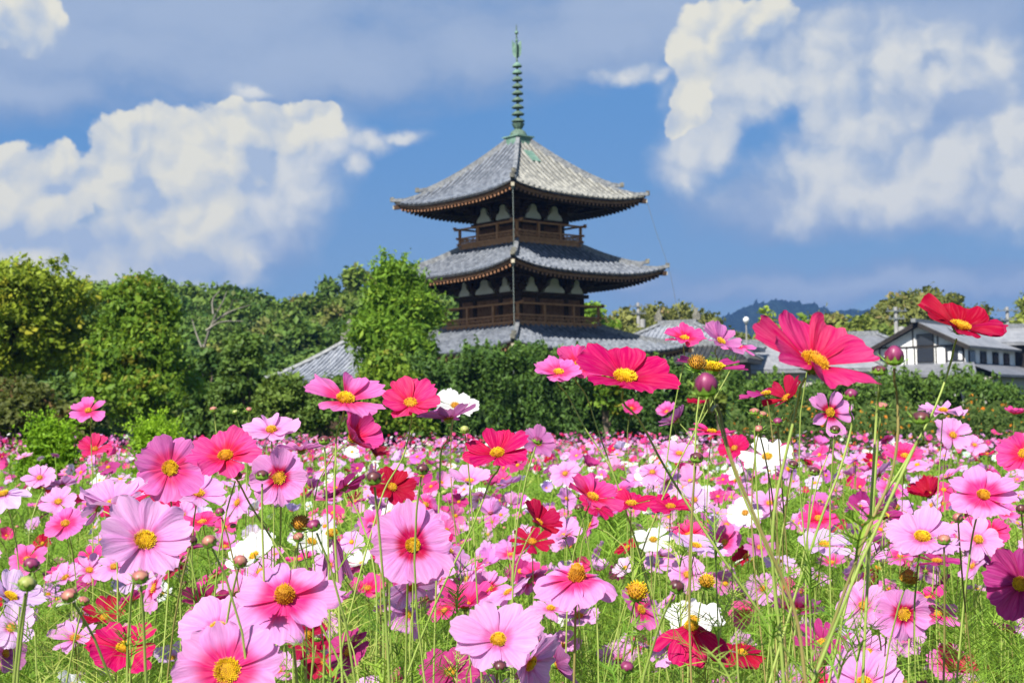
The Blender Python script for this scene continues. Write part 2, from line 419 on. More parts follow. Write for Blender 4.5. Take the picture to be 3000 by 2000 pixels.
M_BUD_P = surf('bud_plum', (0.15, 0.012, 0.055), (0.30, 0.05, 0.14), 160, 0.4, 0.4, stretch=(1, 1, 0.2))
M_BUD_D = surf('bud_dark', (0.045, 0.008, 0.02), (0.16, 0.05, 0.05), 160, 0.35, 0.45, stretch=(1, 1, 0.2))
M_BUD_G = surf('bud_green', (0.22, 0.30, 0.05), (0.42, 0.40, 0.13), 160, 0.45, 0.35, stretch=(1, 1, 0.2))
M_BUD_R = surf('bud_rosy', (0.32, 0.07, 0.09), (0.46, 0.22, 0.14), 160, 0.4, 0.4, stretch=(1, 1, 0.2))
M_FEATHER = leafy('feather_green', (0.07, 0.17, 0.012), (0.27, 0.46, 0.055), (0.42, 0.48, 0.11), trans=0.4, scale=3.0)
M_GROUND = surf('field_earth', (0.022, 0.032, 0.010), (0.04, 0.058, 0.014), 2.2, 0.95, 0.05, c3=(0.05, 0.038, 0.022))
M_MASS = tint_mat('far_petal')


# ================================================================== ground
def gz(x, y):
    yy = np.minimum(y, 50.0)
    return -0.0095 * yy - 0.015 * np.clip(x, -25, 25) * np.clip(yy / 30.0, 0, 1)


gx = np.concatenate([np.linspace(-6000, -60, 12), np.linspace(-40, 40, 41), np.linspace(60, 6000, 12)])
gy = np.concatenate([np.linspace(-400, -8, 6), np.linspace(-2, 70, 37), np.linspace(90, 9000, 24)])
XX, YY = np.meshgrid(gx, gy, indexing='ij'); ZZ = gz(XX, YY)
idx = np.arange(XX.size).reshape(XX.shape)
Fg = np.stack([idx[:-1, :-1], idx[1:, :-1], idx[1:, 1:], idx[:-1, 1:]], -1).reshape(-1, 4)
kind(mk('ground', np.stack([XX, YY, ZZ], -1), [Fg], M_GROUND, smooth=True), 'structure')


# ================================================================== pagoda
M_WOOD = surf('aged_wood', (0.045, 0.027, 0.017), (0.085, 0.049, 0.028), 4, 0.75, 0.2, stretch=(1, 1, 0.2), c3=(0.02, 0.012, 0.008))
M_RAIL = surf('rail_wood', (0.42, 0.195, 0.080), (0.55, 0.28, 0.13), 5, 0.7, 0.2, c3=(0.20, 0.09, 0.04))
M_RAFT = surf('rafter_wood', (0.24, 0.115, 0.055), (0.38, 0.20, 0.11), 6, 0.75, 0.2)
M_PLAST = surf('white_plaster', (0.82, 0.81, 0.76), (0.88, 0.87, 0.83), 3, 0.9, 0.1)
M_TILE = surf('roof_tile', (0.018, 0.020, 0.024), (0.055, 0.055, 0.055), 2.6, 0.55, 0.35, c3=(0.13, 0.12, 0.09), bump=0.3, bscale=20)  # flat tiles darkened: shade between the ribs put into the colour
M_TILE_L = surf('lichen_tile', (0.07, 0.07, 0.062), (0.22, 0.21, 0.17), 2.2, 0.7, 0.25, c3=(0.40, 0.37, 0.26), bump=0.3, bscale=20)
M_RIB = surf('round_tile', (0.085, 0.10, 0.128), (0.25, 0.272, 0.31), 3.5, 0.5, 0.4, c3=(0.14, 0.14, 0.14))  # blue-grey tile, lightened so the ribs look lit against the flat tiles
M_RIB_L = surf('lichen_round_tile', (0.14, 0.142, 0.135), (0.37, 0.365, 0.325), 3.0, 0.7, 0.25, c3=(0.22, 0.22, 0.21))  # lichen tone, with the same lit-rib lightening over its flat tile
M_RIDGE = surf('ridge_tile', (0.10, 0.11, 0.125), (0.26, 0.27, 0.28), 5, 0.55, 0.35, c3=(0.42, 0.41, 0.37))
M_ENDW = surf('pale_beam_end', (0.42, 0.38, 0.28), (0.55, 0.50, 0.38), 8, 0.8, 0.15)
M_COPPER = surf('copper_patina', (0.10, 0.20, 0.155), (0.21, 0.34, 0.26), 3, 0.65, 0.3, c3=(0.10, 0.16, 0.10))
M_COPPER_D = surf('dark_patina', (0.07, 0.12, 0.09), (0.15, 0.23, 0.17), 5, 0.65, 0.3, c3=(0.08, 0.09, 0.06))
M_STONE = surf('base_stone', (0.28, 0.27, 0.25), (0.40, 0.39, 0.36), 2, 0.9, 0.1)
M_CHAIN = surf('chain_patina', (0.20, 0.24, 0.22), (0.28, 0.32, 0.29), 3, 0.6, 0.3)
M_WIRE = surf('wire_metal', (0.12, 0.14, 0.15), (0.18, 0.20, 0.20), 2, 0.6, 0.3)

PC = at(1202, 958, 81.0); PZ = 1.35
pg = thing('pagoda', 'three storey dark timber pagoda with grey tiled roofs and a tall green finial', 'pagoda', (PC[0], PC[1], 0.0), math.pi / 4 - R(3.1))
AX = [np.array([[math.cos(k * math.pi / 2), math.sin(k * math.pi / 2), 0], [-math.sin(k * math.pi / 2), math.cos(k * math.pi / 2), 0], [0, 0, 1]]) for k in range(4)]
# side k: rows = along (x), outward (y), up, with the outward axis = AX[k][1]


def side(k, x, out, z): return np.asarray(x)[..., None] * AX[k][0] + np.asarray(out)[..., None] * AX[k][1] + np.asarray(z)[..., None] * AX[k][2]


def sbox(mb, k, x, out, z, sx, so, sz, m=0):
    mb.box(side(k, np.array(x), np.array(out), np.array(z)), (sx, so, sz), ax=[AX[k][0], AX[k][1], AX[k][2]], m=m)


def make_roof(parent, hi, zi, ho, zm, lift, sp, hw, zw, top=False, mats=None):
    """hi/zi inner half width and height, ho/zm eave half width and mid-eave height, hw/zw wall half width and height where the soffit meets it."""
    def zs(x, out):
        t = np.clip((out - hi) / (ho - hi), 0, 1); s = np.abs(x) / np.maximum(out, 1e-6)
        return zi + (zm - zi) * (1 - (1 - t) ** 1.32) + lift * np.clip(s, 0, 1) ** 3.0 * t ** 2
    roof = None
    mb = MB(); tm = MB()
    for k in range(4):
        ns, nt = 24, 12
        s = np.linspace(-1, 1, ns + 1)[:, None] * np.ones((1, nt + 1)); t = np.ones((ns + 1, 1)) * np.linspace(0, 1, nt + 1)[None]
        out = hi + (ho - hi) * t; x = s * out
        V = side(k, x, out, zs(x, out)).reshape(-1, 3)
        i = np.arange((ns + 1) * (nt + 1)).reshape(ns + 1, nt + 1)
        q = np.stack([i[:-1, :-1], i[1:, :-1], i[1:, 1:], i[:-1, 1:]], -1).reshape(-1, 4)
        mi = 1 if (top and k == 2) else 0
        mb.add(V, [tuple(a) for a in q], mi)
        # eave edge thickness
        e0 = side(k, s[:, -1] * ho, np.full(ns + 1, ho), zs(s[:, -1] * ho, np.full(ns + 1, ho))); e1 = e0 - np.array([0, 0, 0.09])
        mb.add(np.concatenate([e0, e1]), [(a, a + 1, ns + 2 + a, ns + 1 + a) for a in range(ns)], 0)
        # round tile ribs, parallel to one another, ending at the hips
        nr = int(2 * ho / sp); xs = (np.arange(nr) - (nr - 1) / 2) * sp
        for xk in xs:
            o0 = max(abs(xk) + 0.12, hi)
            if ho - o0 < 0.2: continue
            oo = np.linspace(o0, ho + 0.05, 9); rr = 0.105
            zz = zs(np.full(9, xk), np.minimum(oo, ho))
            a = np.linspace(0, math.pi, 5)
            X = xk + rr * np.cos(a)[None, :] + 0 * oo[:, None]; O = oo[:, None] + 0 * a[None, :]; Z = zz[:, None] + 0.02 + rr * 1.05 * np.sin(a)[None, :]
            V = side(k, X, O, Z).reshape(-1, 3)
            j = np.arange(45).reshape(9, 5)
            q = np.stack([j[:-1, :-1], j[1:, :-1], j[1:, 1:], j[:-1, 1:]], -1).reshape(-1, 4)
            mb.add(V, [tuple(b) for b in q] + [tuple(range(40, 45))], mi + 2)
    roof = mb.build('roof', mats or [M_TILE, M_TILE_L, M_RIB, M_RIB_L], parent, smooth=False)
    # hip ridges: long lower course and a shorter upper course with turned up end
    for k in range(4):
        h = MB()
        d = (AX[k][0] + AX[k][1])
        for (t0, t1, w, hh, lz, up) in ((0.0, 1.02, 0.26, 0.18, 0.03, 0.08), (0.0, 0.80, 0.22, 0.20, 0.20, 0.14)):
            tt = np.linspace(t0, t1, 10); oo = hi + (ho - hi) * tt
            zz = np.array([zs(np.array(o), np.array(o)) for o in np.minimum(oo, ho)]) + lz + up * np.clip((tt - (t1 - 0.12)) / 0.12, 0, 1) ** 2
            for a in range(9):
                A = d * oo[a] + np.array([0, 0, zz[a]]); B = d * oo[a + 1] * 1.002 + np.array([0, 0, zz[a + 1]])
                h.bar(A, B, w, hh, 0)
            end = d * oo[-1] + np.array([0, 0, zz[-1] + 0.08])
            h.box(end - np.array([0, 0, 0.03]), (0.22, 0.24, 0.24), rz=math.pi / 4 + k * math.pi / 2, m=1)
        h.build('hip_ridge', [M_RIDGE, M_TILE_L], roof)
    # eave framing: fascia, two tiers of rafters, soffit boards and hip rafters
    ef = MB()
    for k in range(4):
        ns = 24; s = np.linspace(-1, 1, ns + 1)
        h1 = ho - 0.14
        ze = zs(s * ho, np.full(ns + 1, ho)) - 0.10
        A = side(k, s * h1, np.full(ns + 1, h1), ze); B = A - np.array([0, 0, 0.16]); C = B - 0.14 * AX[k][1]
        ef.add(np.concatenate([A, B, C]), [(a, a + 1, ns + 2 + a, ns + 1 + a) for a in range(ns)] + [(ns + 1 + a, ns + 2 + a, 2 * ns + 3 + a, 2 * ns + 2 + a) for a in range(ns)], 1)
        hm = hw + (ho - hw) * 0.55
        zmb = (zm - 0.28) + (zw - zm + 0.28) * 0.38
        zmid = lambda q: zmb + lift * 0.35 * np.abs(q) ** 3
        # soffit: eave -> mid purlin -> wall
        D0 = side(k, s * (ho - 0.3), np.full(ns + 1, ho - 0.3), ze - 0.04); D1 = side(k, s * hm, np.full(ns + 1, hm), zmid(s) + 0.12); D2 = side(k, s * hw, np.full(ns + 1, hw), np.full(ns + 1, zw))
        ef.add(np.concatenate([D0, D1, D2]), [(a, a + 1, ns + 2 + a, ns + 1 + a) for a in range(ns)] + [(ns + 1 + a, ns + 2 + a, 2 * ns + 3 + a, 2 * ns + 2 + a) for a in range(ns)], 0)
        nr = int(2 * ho / 0.30); xs = (np.arange(nr) - (nr - 1) / 2) * 0.30
        for xk in xs:
            s_ = abs(xk) / ho
            zo = float(zs(np.array(xk), np.array(ho))) - 0.34
            oi_ = max(hm - 0.1, abs(xk) + 0.05)
            if ho - 0.2 > oi_ + 0.1:
                a = side(k, np.array(xk), np.array(ho - 0.20), np.array(zo)); b = side(k, np.array(xk), np.array(oi_), np.array(max(zo, zo + (zmb - zm + 0.22) * (ho - 0.2 - oi_) / (ho - 0.2 - hm))))
                ef.bar(a, b, 0.12, 0.13, 0)
                ef.box(a + AX[k][1] * 0.012, (0.115, 0.02, 0.125), ax=[AX[k][0], AX[k][1], AX[k][2]], m=1)
            oi2 = max(hw, abs(xk) * 1.0 + 0.05)
            if hm + 0.25 > oi2 + 0.1:
                z2 = zmb - 0.16 + lift * 0.3 * s_ ** 3
                a = side(k, np.array(xk), np.array(hm + 0.3), np.array(z2)); b = side(k, np.array(xk), np.array(oi2), np.array(z2 + (zw - 0.08 - zmb + 0.16) * (hm + 0.3 - oi2) / (hm + 0.3 - hw)))
                ef.bar(a, b, 0.12, 0.14, 0)
                ef.box(a + AX[k][1] * 0.012, (0.115, 0.02, 0.135), ax=[AX[k][0], AX[k][1], AX[k][2]], m=0)
        sbox(ef, k, 0, hm + 0.02, zmb - 0.28, 2 * hm + 0.3, 0.16, 0.16, 0)
        d = AX[k][0] + AX[k][1]; zc = float(zs(np.array(ho), np.array(ho)))
        ef.bar(d * (ho + 0.02) + np.array([0, 0, zc - 0.30]), d * (hw) + np.array([0, 0, zw - 0.15]), 0.22, 0.26, 0)
        ef.box(d * (ho + 0.03) + np.array([0, 0, zc - 0.30]), (0.10, 0.17, 0.19), rz=math.pi / 4 + k * math.pi / 2, m=2)
    ef.build('eave_framing', [M_WOOD, M_RAFT, M_ENDW], parent)
    return roof, zs


BELL = [(-0.5, 0), (0.5, 0), (0.49, 0.16), (0.40, 0.34), (0.27, 0.46), (0.21, 0.60), (0.20, 0.80), (0.14, 0.94), (0.0, 1.0), (-0.14, 0.94), (-0.20, 0.80), (-0.21, 0.60), (-0.27, 0.46), (-0.40, 0.34), (-0.49, 0.16)]


def storey(parent, hw, z0, zp0, zp1, ztop, bays, ho):
    """Timber storey: wall, columns, slatted bays, plaster bells between cloud brackets, strips, bracket arms."""
    wl = MB()
    for k in range(4):
        sbox(wl, k, 0, hw - 0.15, (z0 + ztop) / 2, 2 * hw - 0.002, 0.3, ztop - z0)
    wall = wl.build('wall', [M_WOOD], parent)
    edges = [-hw + 0.12]
    for b in bays: edges.append(edges[-1] + b * (2 * hw - 0.24))
    for k in range(4):
        for e in edges[:-1] if k % 1 == 0 else edges:
            c = MB(); p = side(k, np.array(e), np.array(hw - 0.02), np.array(0.0)); c.lathe([(0.0, z0), (0.17, z0), (0.165, zp0 - 0.25), (0.0, zp0 - 0.25)], p, 10)
            c.build('column', [M_WOOD], wall)
        gm = MB()
        for i in range(len(bays)):
            w = edges[i + 1] - edges[i] - 0.36; xc = (edges[i] + edges[i + 1]) / 2
            zlo, zhi = z0 + 0.15, zp0 - 0.40
            ns = max(4, int(w / 0.13))
            for q in range(ns): sbox(gm, k, xc - w / 2 + (q + 0.5) * w / ns, hw + 0.03, (zlo + zhi) / 2, 0.07, 0.06, zhi - zlo, 1)
            for zz in (zlo, zhi): sbox(gm, k, xc, hw + 0.045, zz, w + 0.1, 0.09, 0.10, 0)
        gm.build('window_grille', [M_WOOD, M_RAFT], wall)
        bm_ = MB()
        sbox(bm_, k, 0, hw + 0.10, zp0 - 0.22, 2 * hw + 0.5, 0.24, 0.20)
        sbox(bm_, k, 0, hw + 0.12, zp1 + 0.10, 2 * hw + 0.7, 0.22, 0.13)
        sbox(bm_, k, 0, hw + 0.14, zp1 + 0.42, 2 * hw + 0.7, 0.22, 0.12)
        H = zp1 - zp0
        for i, e in enumerate(edges):
            # cloud bracket: block, curved arm in the wall plane, arms stepping outward
            for (ww, z_, hh) in ((0.34, 0.04, 0.18), (0.56, 0.24, 0.16), (0.40, 0.40, 0.14), (0.80, 0.62, 0.20), (1.05, 0.84, 0.18)):
                sbox(bm_, k, e, hw + 0.15, zp0 + H * z_, ww, 0.26, H * hh * 1.1)
            n_out = 3
            for q in range(n_out):
                sbox(bm_, k, e, hw + 0.30 + 0.28 * q, zp0 + H * (0.62 + 0.30 * q), 0.24, 0.55 + 0.5 * q, 0.18)
                sbox(bm_, k, e, hw + 0.52 + 0.40 * q, zp0 + H * (0.76 + 0.30 * q), 0.34, 0.22, 0.14)
        bm_.build('bracket_band', [M_WOOD], parent)
        for i in range(len(bays)):
            w = (edges[i + 1] - edges[i]) * 0.70; xc = (edges[i] + edges[i + 1]) / 2
            pm = MB()
            pm.prism([(px_ * w, py_ * H) for px_, py_ in BELL], side(k, np.array(xc), np.array(hw + 0.005), np.array(zp0 - 0.10)), AX[k][0], AX[k][2], AX[k][1], 0.29)
            pm.build('plaster_panel', [M_PLAST], wall)
            for zz in (zp1 + 0.26, zp1 + 0.57):
                st = MB(); sbox(st, k, xc, hw + 0.12, zz, w * 0.78, 0.20, 0.13); st.build('plaster_strip', [M_PLAST], wall)
        # corner diagonal arms
        ca = MB(); d = AX[k][0] + AX[k][1]
        for q in range(3):
            ca.bar(d * (hw - 0.1) + np.array([0, 0, zp0 + H * (0.55 + 0.3 * q)]), d * (hw + 0.45 + 0.38 * q) + np.array([0, 0, zp0 + H * (0.62 + 0.32 * q)]), 0.26, 0.22)
            ca.box(d * (hw + 0.40 + 0.36 * q) + np.array([0, 0, zp0 + H * (0.78 + 0.32 * q)]), (0.4, 0.4, 0.16), rz=math.pi / 4 + k * math.pi / 2)
        ca.build('corner_bracket', [M_WOOD], parent)
    return wall


def balcony(parent, hb, zb, zmid, ztop, posts, hin):
    fl = MB()
    for k in range(4):
        sbox(fl, k, 0, (hin + hb) / 2, zb - 0.04, 2 * hb - 0.01, hb - hin, 0.08); sbox(fl, k, 0, hb - 0.06, zb - 0.16, 2 * hb + 0.2, 0.16, 0.16)
    bal = fl.build('balcony', [M_RAIL], parent)
    for k in range(4):
        rl = MB()
        L = 2 * hb
        sbox(rl, k, 0, hb, ztop, L + 0.75, 0.10, 0.10)
        sbox(rl, k, 0, hb, zmid, L + 0.55, 0.09, 0.09)
        sbox(rl, k, 0, hb, zb + 0.05, L + 0.40, 0.12, 0.12)
        for sg in (-1, 1): sbox(rl, k, sg * (L / 2 + 0.38), hb, ztop + 0.03, 0.14, 0.12, 0.14)
        rl.build('handrail', [M_RAIL], bal)
        for p in posts[:-1]:
            po = MB(); sbox(po, k, p * hb, hb, (zb + ztop) / 2, 0.13, 0.13, ztop - zb + 0.02); po.build('post', [M_RAIL], bal)
        fr = MB(); zl, zh = zb + 0.13, zmid - 0.06; Hh = zh - zl
        n = max(6, int(L / 0.42)); cw = L / n
        for i in range(n):
            x0 = -hb + (i + 0.5) * cw; f_ = 1 if i % 2 else -1
            sbox(fr, k, x0, hb - 0.01, zl + Hh * 0.5, 0.045, 0.05, Hh)
            sbox(fr, k, x0, hb - 0.012, zl + Hh * 0.5, cw * 0.98, 0.045, 0.045)
            sbox(fr, k, x0 + cw * 0.25 * f_, hb - 0.014, zl + Hh * 0.75, 0.04, 0.04, Hh * 0.5)
            sbox(fr, k, x0 - cw * 0.25 * f_, hb - 0.014, zl + Hh * 0.25, 0.04, 0.04, Hh * 0.5)
            sbox(fr, k, x0 + cw * 0.36 * f_, hb - 0.016, zl + Hh * 0.25, cw * 0.24, 0.04, 0.04)
            sbox(fr, k, x0 - cw * 0.36 * f_, hb - 0.016, zl + Hh * 0.75, cw * 0.24, 0.04, 0.04)
        fr.build('fret_panel', [M_RAIL], bal)
    return bal


Z = lambda v: v + PZ
base = MB(); base.box((0, 0, 0.35), (10.2, 10.2, 1.3)); base.build('stone_base', [M_STONE], pg)
b1 = MB()
for k in range(4):
    sbox(b1, k, 0, 3.25, 2.9, 6.5 - 0.002, 0.3, 4.2)
w1 = b1.build('wall', [M_WOOD], pg)
for k in range(4):
    for e in (-3.2, -1.1, 1.1):
        c = MB(); c.lathe([(0, 1.0), (0.26, 1.0), (0.25, 4.2), (0, 4.2)], side(k, np.array(e), np.array(3.3), np.array(0.0)), 12); c.build('column', [M_WOOD], w1)
    d = MB(); sbox(d, k, 0, 3.42, 2.3, 1.5, 0.08, 2.4); d.build('door', [M_RAFT], w1)
r1, _ = make_roof(pg, 3.0, Z(5.02), 6.8, Z(3.42), 0.50, 0.40, 3.3, Z(4.0))
storey(pg, 2.50, Z(4.95), Z(7.0), Z(7.80), Z(8.75), (0.27, 0.46, 0.27), 5.85)
balcony(pg, 3.1, Z(5.12), Z(5.56), Z(6.20), (-1, -0.36, 0.36, 1), 2.4)
r2, _ = make_roof(pg, 2.2, Z(9.72), 5.85, Z(7.74), 0.58, 0.40, 2.56, Z(8.55))
storey(pg, 1.76, Z(9.6), Z(11.18), Z(12.0), Z(13.0), (0.5, 0.5), 5.1)
balcony(pg, 2.45, Z(9.86), Z(10.27), Z(10.8), (-1, -0.34, 0.34, 1), 1.75)
r3, zs3 = make_roof(pg, 0.42, Z(15.75), 5.1, Z(12.02), 0.46, 0.40, 1.82, Z(12.85), top=True)
ht = MB(); o_ = 1.45
zc_ = float(zs3(np.array(0.3), np.array(o_)))
for k in (2,):
    c0 = side(k, np.array(0.35), np.array(1.15), np.array(float(zs3(np.array(0.0), np.array(1.25))) + 0.17)); c1 = side(k, np.array(0.35), np.array(1.9), np.array(float(zs3(np.array(0.0), np.array(2.0))) + 0.17))
    ht.bar(c0, c1, 0.62, 0.08)
ht.build('copper_hatch', [M_COPPER], r3)
fb = MB(); fb.box((0, 0, Z(15.80)), (1.16, 1.16, 0.46)); fb.box((0, 0, Z(16.05)), (1.32, 1.32, 0.07))
fin = fb.build('finial', [M_COPPER], pg)
q = MB(); q.lathe([(0.52, 0), (0.50, 0.12), (0.40, 0.30), (0.25, 0.40), (0.10, 0.42)], (0, 0, Z(16.09)), 18); q.build('inverted_bowl', [M_COPPER_D], fin, True)
q = MB(); q.lathe([(0.16, 0), (0.26, 0.12), (0.38, 0.36), (0.33, 0.38), (0.20, 0.16), (0.12, 0.1)], (0, 0, Z(16.48)), 10); q.lathe([(0.2, 0), (0.24, 0.05), (0.2, 0.1)], (0, 0, Z(16.46)), 12); q.build('lotus_petals', [M_COPPER_D], fin)
q = MB(); q.lathe([(0.085, 0), (0.07, 3.2), (0.06, 3.2), (0.045, 6.0), (0.012, 6.35), (0.0, 6.42)], (0, 0, Z(16.3)), 8); q.build('spire_rod', [M_COPPER_D], fin)
for i in range(9):
    z_ = Z(17.05 + i * 0.400); rr = 0.37 - 0.0115 * i
    q = MB(); q.lathe([(0.09, 0.16), (0.16, 0.12), (rr, -0.02), (rr, -0.09), (rr - 0.05, -0.09), (0.14, 0.02), (0.09, 0.02)], (0, 0, z_), 18); q.build('spire_ring', [M_COPPER_D if i < 7 else M_COPPER], fin)
q = MB()
for k in range(4):
    a = k * math.pi / 2 + math.pi / 4; d = np.array([math.cos(a), math.sin(a), 0])
    q.prism([(0.05, 0), (0.16, 0.05), (0.24, 0.22), (0.27, 0.5), (0.26, 1.05), (0.19, 0.9), (0.17, 0.98), (0.12, 0.8), (0.09, 0.95), (0.05, 0.7)], np.array([0, 0, Z(20.70)]) - np.cross([0, 0, 1], d) * 0.012, d, (0, 0, 1), np.cross([0, 0, 1], d), 0.024)
q.build('flame_ornament', [M_COPPER], fin)
q = MB(); q.lathe([(0.0, -0.12), (0.09, -0.08), (0.115, 0.02), (0.07, 0.1), (0.0, 0.13)], (0, 0, Z(22.16)), 12); q.lathe([(0.0, -0.09), (0.085, -0.05), (0.09, 0.03), (0.0, 0.1)], (0, 0, Z(21.85 - 0.15)), 12); q.build('jewel', [M_COPPER], fin, True)
# rain chains on the near corner and the lightning cable on the right corner
dn = -AX[0][0] - AX[0][1]
for (h0, za, h1, zb_) in ((5.05, Z(12.2), 5.02, Z(8.6)), (5.80, Z(8.05), 5.75, Z(4.25)), (6.75, Z(3.6), 6.7, 0.4)):
    q = MB(); q.tube([dn * h0 + np.array([0, 0, za]), dn * h1 + np.array([0, 0, zb_])], 0.016, 6)
    q.lathe([(0.04, 0.18), (0.09, 0.13), (0.08, -0.10), (0.03, -0.16)], dn * h0 + np.array([0, 0, za - 0.1]), 8); q.build('rain_chain', [M_CHAIN], pg)
dr = AX[0][0] - AX[0][1]
q = MB(); q.tube(spline([dr * 5.12 + np.array([0, 0, Z(12.35)]), dr * 5.5 + np.array([0, 0, Z(10.4)]), dr * 5.95 + np.array([0, 0, Z(8.4)]), dr * 6.3 + np.array([0, 0, Z(5.8)]), dr * 6.9 + np.array([0, 0, Z(2)])], 24), 0.013, 5); q.build('lightning_cable', [M_WIRE], pg)

# ================================================================== other buildings
M_GREY = surf('grey_roof', (0.20, 0.205, 0.22), (0.30, 0.305, 0.32), 1.2, 0.6, 0.3, c3=(0.36, 0.36, 0.36), bump=0.2, bscale=10)
M_GREY_D = surf('slate_roof', (0.13, 0.135, 0.15), (0.21, 0.215, 0.235), 1.2, 0.6, 0.3, c3=(0.26, 0.26, 0.27))
M_WHITE = surf('white_wall', (0.76, 0.76, 0.74), (0.83, 0.83, 0.81), 0.9, 0.9, 0.1)
M_DARK = surf('dark_timber', (0.022, 0.019, 0.018), (0.04, 0.034, 0.03), 2, 0.8, 0.2)
M_GLASS, _T = new_mat('window_glass')
_p = _T.n('ShaderNodeBsdfPrincipled'); _p.inputs['Base Color'].default_value = (0.03, 0.035, 0.045, 1); _p.inputs['Roughness'].default_value = 0.12; _p.inputs['Specular IOR Level'].default_value = 0.5
_o = _T.n('ShaderNodeOutputMaterial'); M_GLASS.node_tree.links.new(_p.outputs[0], _o.inputs[0])
M_BEIGE = surf('beige_wall', (0.45, 0.42, 0.36), (0.55, 0.52, 0.46), 1, 0.9, 0.1)
M_CONC = surf('pole_concrete', (0.30, 0.295, 0.28), (0.40, 0.39, 0.37), 2, 0.85, 0.15)


def hip_building(name, label, cat, c, rz, lx, ly, zwall, zeave, zridge, ridge_half, over, rmat, wmat, ribs=0.0, curve=1.0, ornaments=False, group=None):
    """Walled building with a hipped (or pyramidal) roof whose slopes may be concave; ribs add raised tile rows."""
    t = thing(name, label, cat, (c[0], c[1], 0), rz, group)
    w = MB(); w.box((0, 0, (zwall + zeave) / 2 - 0.3), (2 * lx, 2 * ly, zeave - zwall + 0.5)); w.build('wall', [wmat], t)
    ox, oy = lx + over, ly + over
    mb = MB(); n = 10; tt = np.linspace(0, 1, n + 1); g_ = 1 - (1 - tt) ** curve

    def zf(t_): return zridge + (zeave - zridge) * (1 - (1 - t_) ** curve)
    rows = []
    for a, tv in zip(g_, tt):
        hx = ridge_half + (ox - ridge_half) * tv; hy = 0.02 + (oy - 0.02) * tv; z = zf(tv)
        rows.append([(-hx, -hy, z), (hx, -hy, z), (hx, hy, z), (-hx, hy, z)])
    V = np.array(rows).reshape(-1, 3)
    Fl = []
    for i in range(n):
        for j in range(4): Fl.append((i * 4 + j, (i + 1) * 4 + j, (i + 1) * 4 + (j + 1) % 4, i * 4 + (j + 1) % 4))
    mb.add(V, Fl)
    mb.box((0, 0, zeave - 0.14), (2 * ox - 0.06, 2 * oy - 0.06, 0.26))
    if ribs:
        for (L, D, sw) in ((ox, oy, False), (oy, ox, True)):
            m_ = int(2 * L / ribs)
            for i in range(m_):
                xk = (i + 0.5 - m_ / 2) * ribs
                if not sw: t0 = max(0.03, (abs(xk) - ridge_half) / (ox - ridge_half))
                else: t0 = max(0.03, abs(xk) / oy)
                if t0 > 0.95: continue
                tv = np.linspace(t0, 1.0, 7)
                for sg in (-1, 1):
                    out = sg * ((0.02 + (oy - 0.02) * tv) if not sw else (ridge_half + (ox - ridge_half) * tv))
                    pts = np.stack([np.full(7, xk), out, zf(tv) + 0.03], 1) if not sw else np.stack([out, np.full(7, xk), zf(tv) + 0.03], 1)
                    mb.tube(pts, 0.07, 5)
    rf = mb.build('roof', [rmat], t)
    rg = MB()
    if ridge_half > 0.3: rg.box((0, 0, zridge + 0.14), (2 * ridge_half + 0.3, 0.34, 0.42))
    for sx in (-1, 1):
        for sy in (-1, 1):
            pp = np.stack([sx * (ridge_half + (ox - ridge_half) * tt), sy * (0.02 + (oy - 0.02) * tt), zf(tt) + 0.10], 1)
            rg.tube(pp, 0.16, 6)
    rg.build('ridge', [M_RIDGE], rf)
    if ornaments:
        for sx in (-1, 1):
            o = MB(); o.prism([(0, 0), (0.5, 0), (0.55, 0.35), (0.30, 0.75), (0.05, 1.05), (0.10, 0.6), (-0.05, 0.4)], (sx * (ridge_half - 0.1), -0.12, zridge + 0.3), (sx, 0, 0), (0, 0, 1), (0, 1, 0), 0.24)
            o.build('ridge_ornament', [M_TILE_L], rf)
    return t, rf


def wz(py, d, px=1176): return at(px, py, d)[2]


M_HALL = surf('hall_tile', (0.14, 0.155, 0.185), (0.33, 0.35, 0.39), 2.2, 0.6, 0.3, c3=(0.42, 0.43, 0.44), bump=0.3, bscale=14)
# small hall left of the pagoda, pyramid roof with a jewel on top
c = at(806, 900, 74.0)
hl, hr = hip_building('temple_hall', 'small temple hall with a pale grey pyramid roof between dark shrubs and the bright ginkgo', 'temple hall', c, R(56), 2.3, 2.3, -0.3, wz(870, 74), wz(776, 74), 0.05, 1.2, M_HALL, M_WOOD, ribs=0.3, curve=1.35)
q = MB(); q.box((0, 0, wz(770, 74) + 0.1), (0.7, 0.7, 0.35)); q.lathe([(0.28, 0), (0.2, 0.25), (0.08, 0.35), (0.2, 0.55), (0.0, 0.85)], (0, 0, wz(770, 74) + 0.25), 12); q.build('roof_jewel', [M_TILE_L], hr)
# hall right of the pagoda
c = at(1560, 900, 104.0)
hip_building('main_hall', 'temple hall with a pale grey hip roof and ridge ornaments behind the pagoda eaves', 'temple hall', c, R(-22), 4.3, 2.8, -0.3, wz(808, 104), wz(752, 104), 1.3, 1.3, M_HALL, M_PLAST, ribs=0.34, curve=1.35, ornaments=True)
c = at(1640, 900, 98.0)
hip_building('temple_annex', 'low annex with a grey tiled roof in front of the temple hall', 'annex', c, R(-20), 2.2, 2.0, -0.3, wz(836, 98), wz(800, 98), 1.6, 0.7, M_TILE, M_WOOD, ribs=0.34, curve=1.2)
c = at(1815, 900, 108.0)
hip_building('storehouse', 'long low building with a plain pale grey roof behind the large magenta cosmos', 'building', c, R(4), 5.6, 3.2, -0.3, wz(862, 108), wz(800, 108), 4.2, 0.6, M_GREY, M_BEIGE, curve=1.0)
c = at(1965, 900, 128.0)
hip_building('hipped_house', 'house with a slate grey hip roof left of the white gabled house', 'house', c, R(-8), 4.0, 3.2, -0.3, wz(818, 128), wz(783, 128), 2.0, 0.5, M_GREY_D, M_BEIGE, curve=1.0)
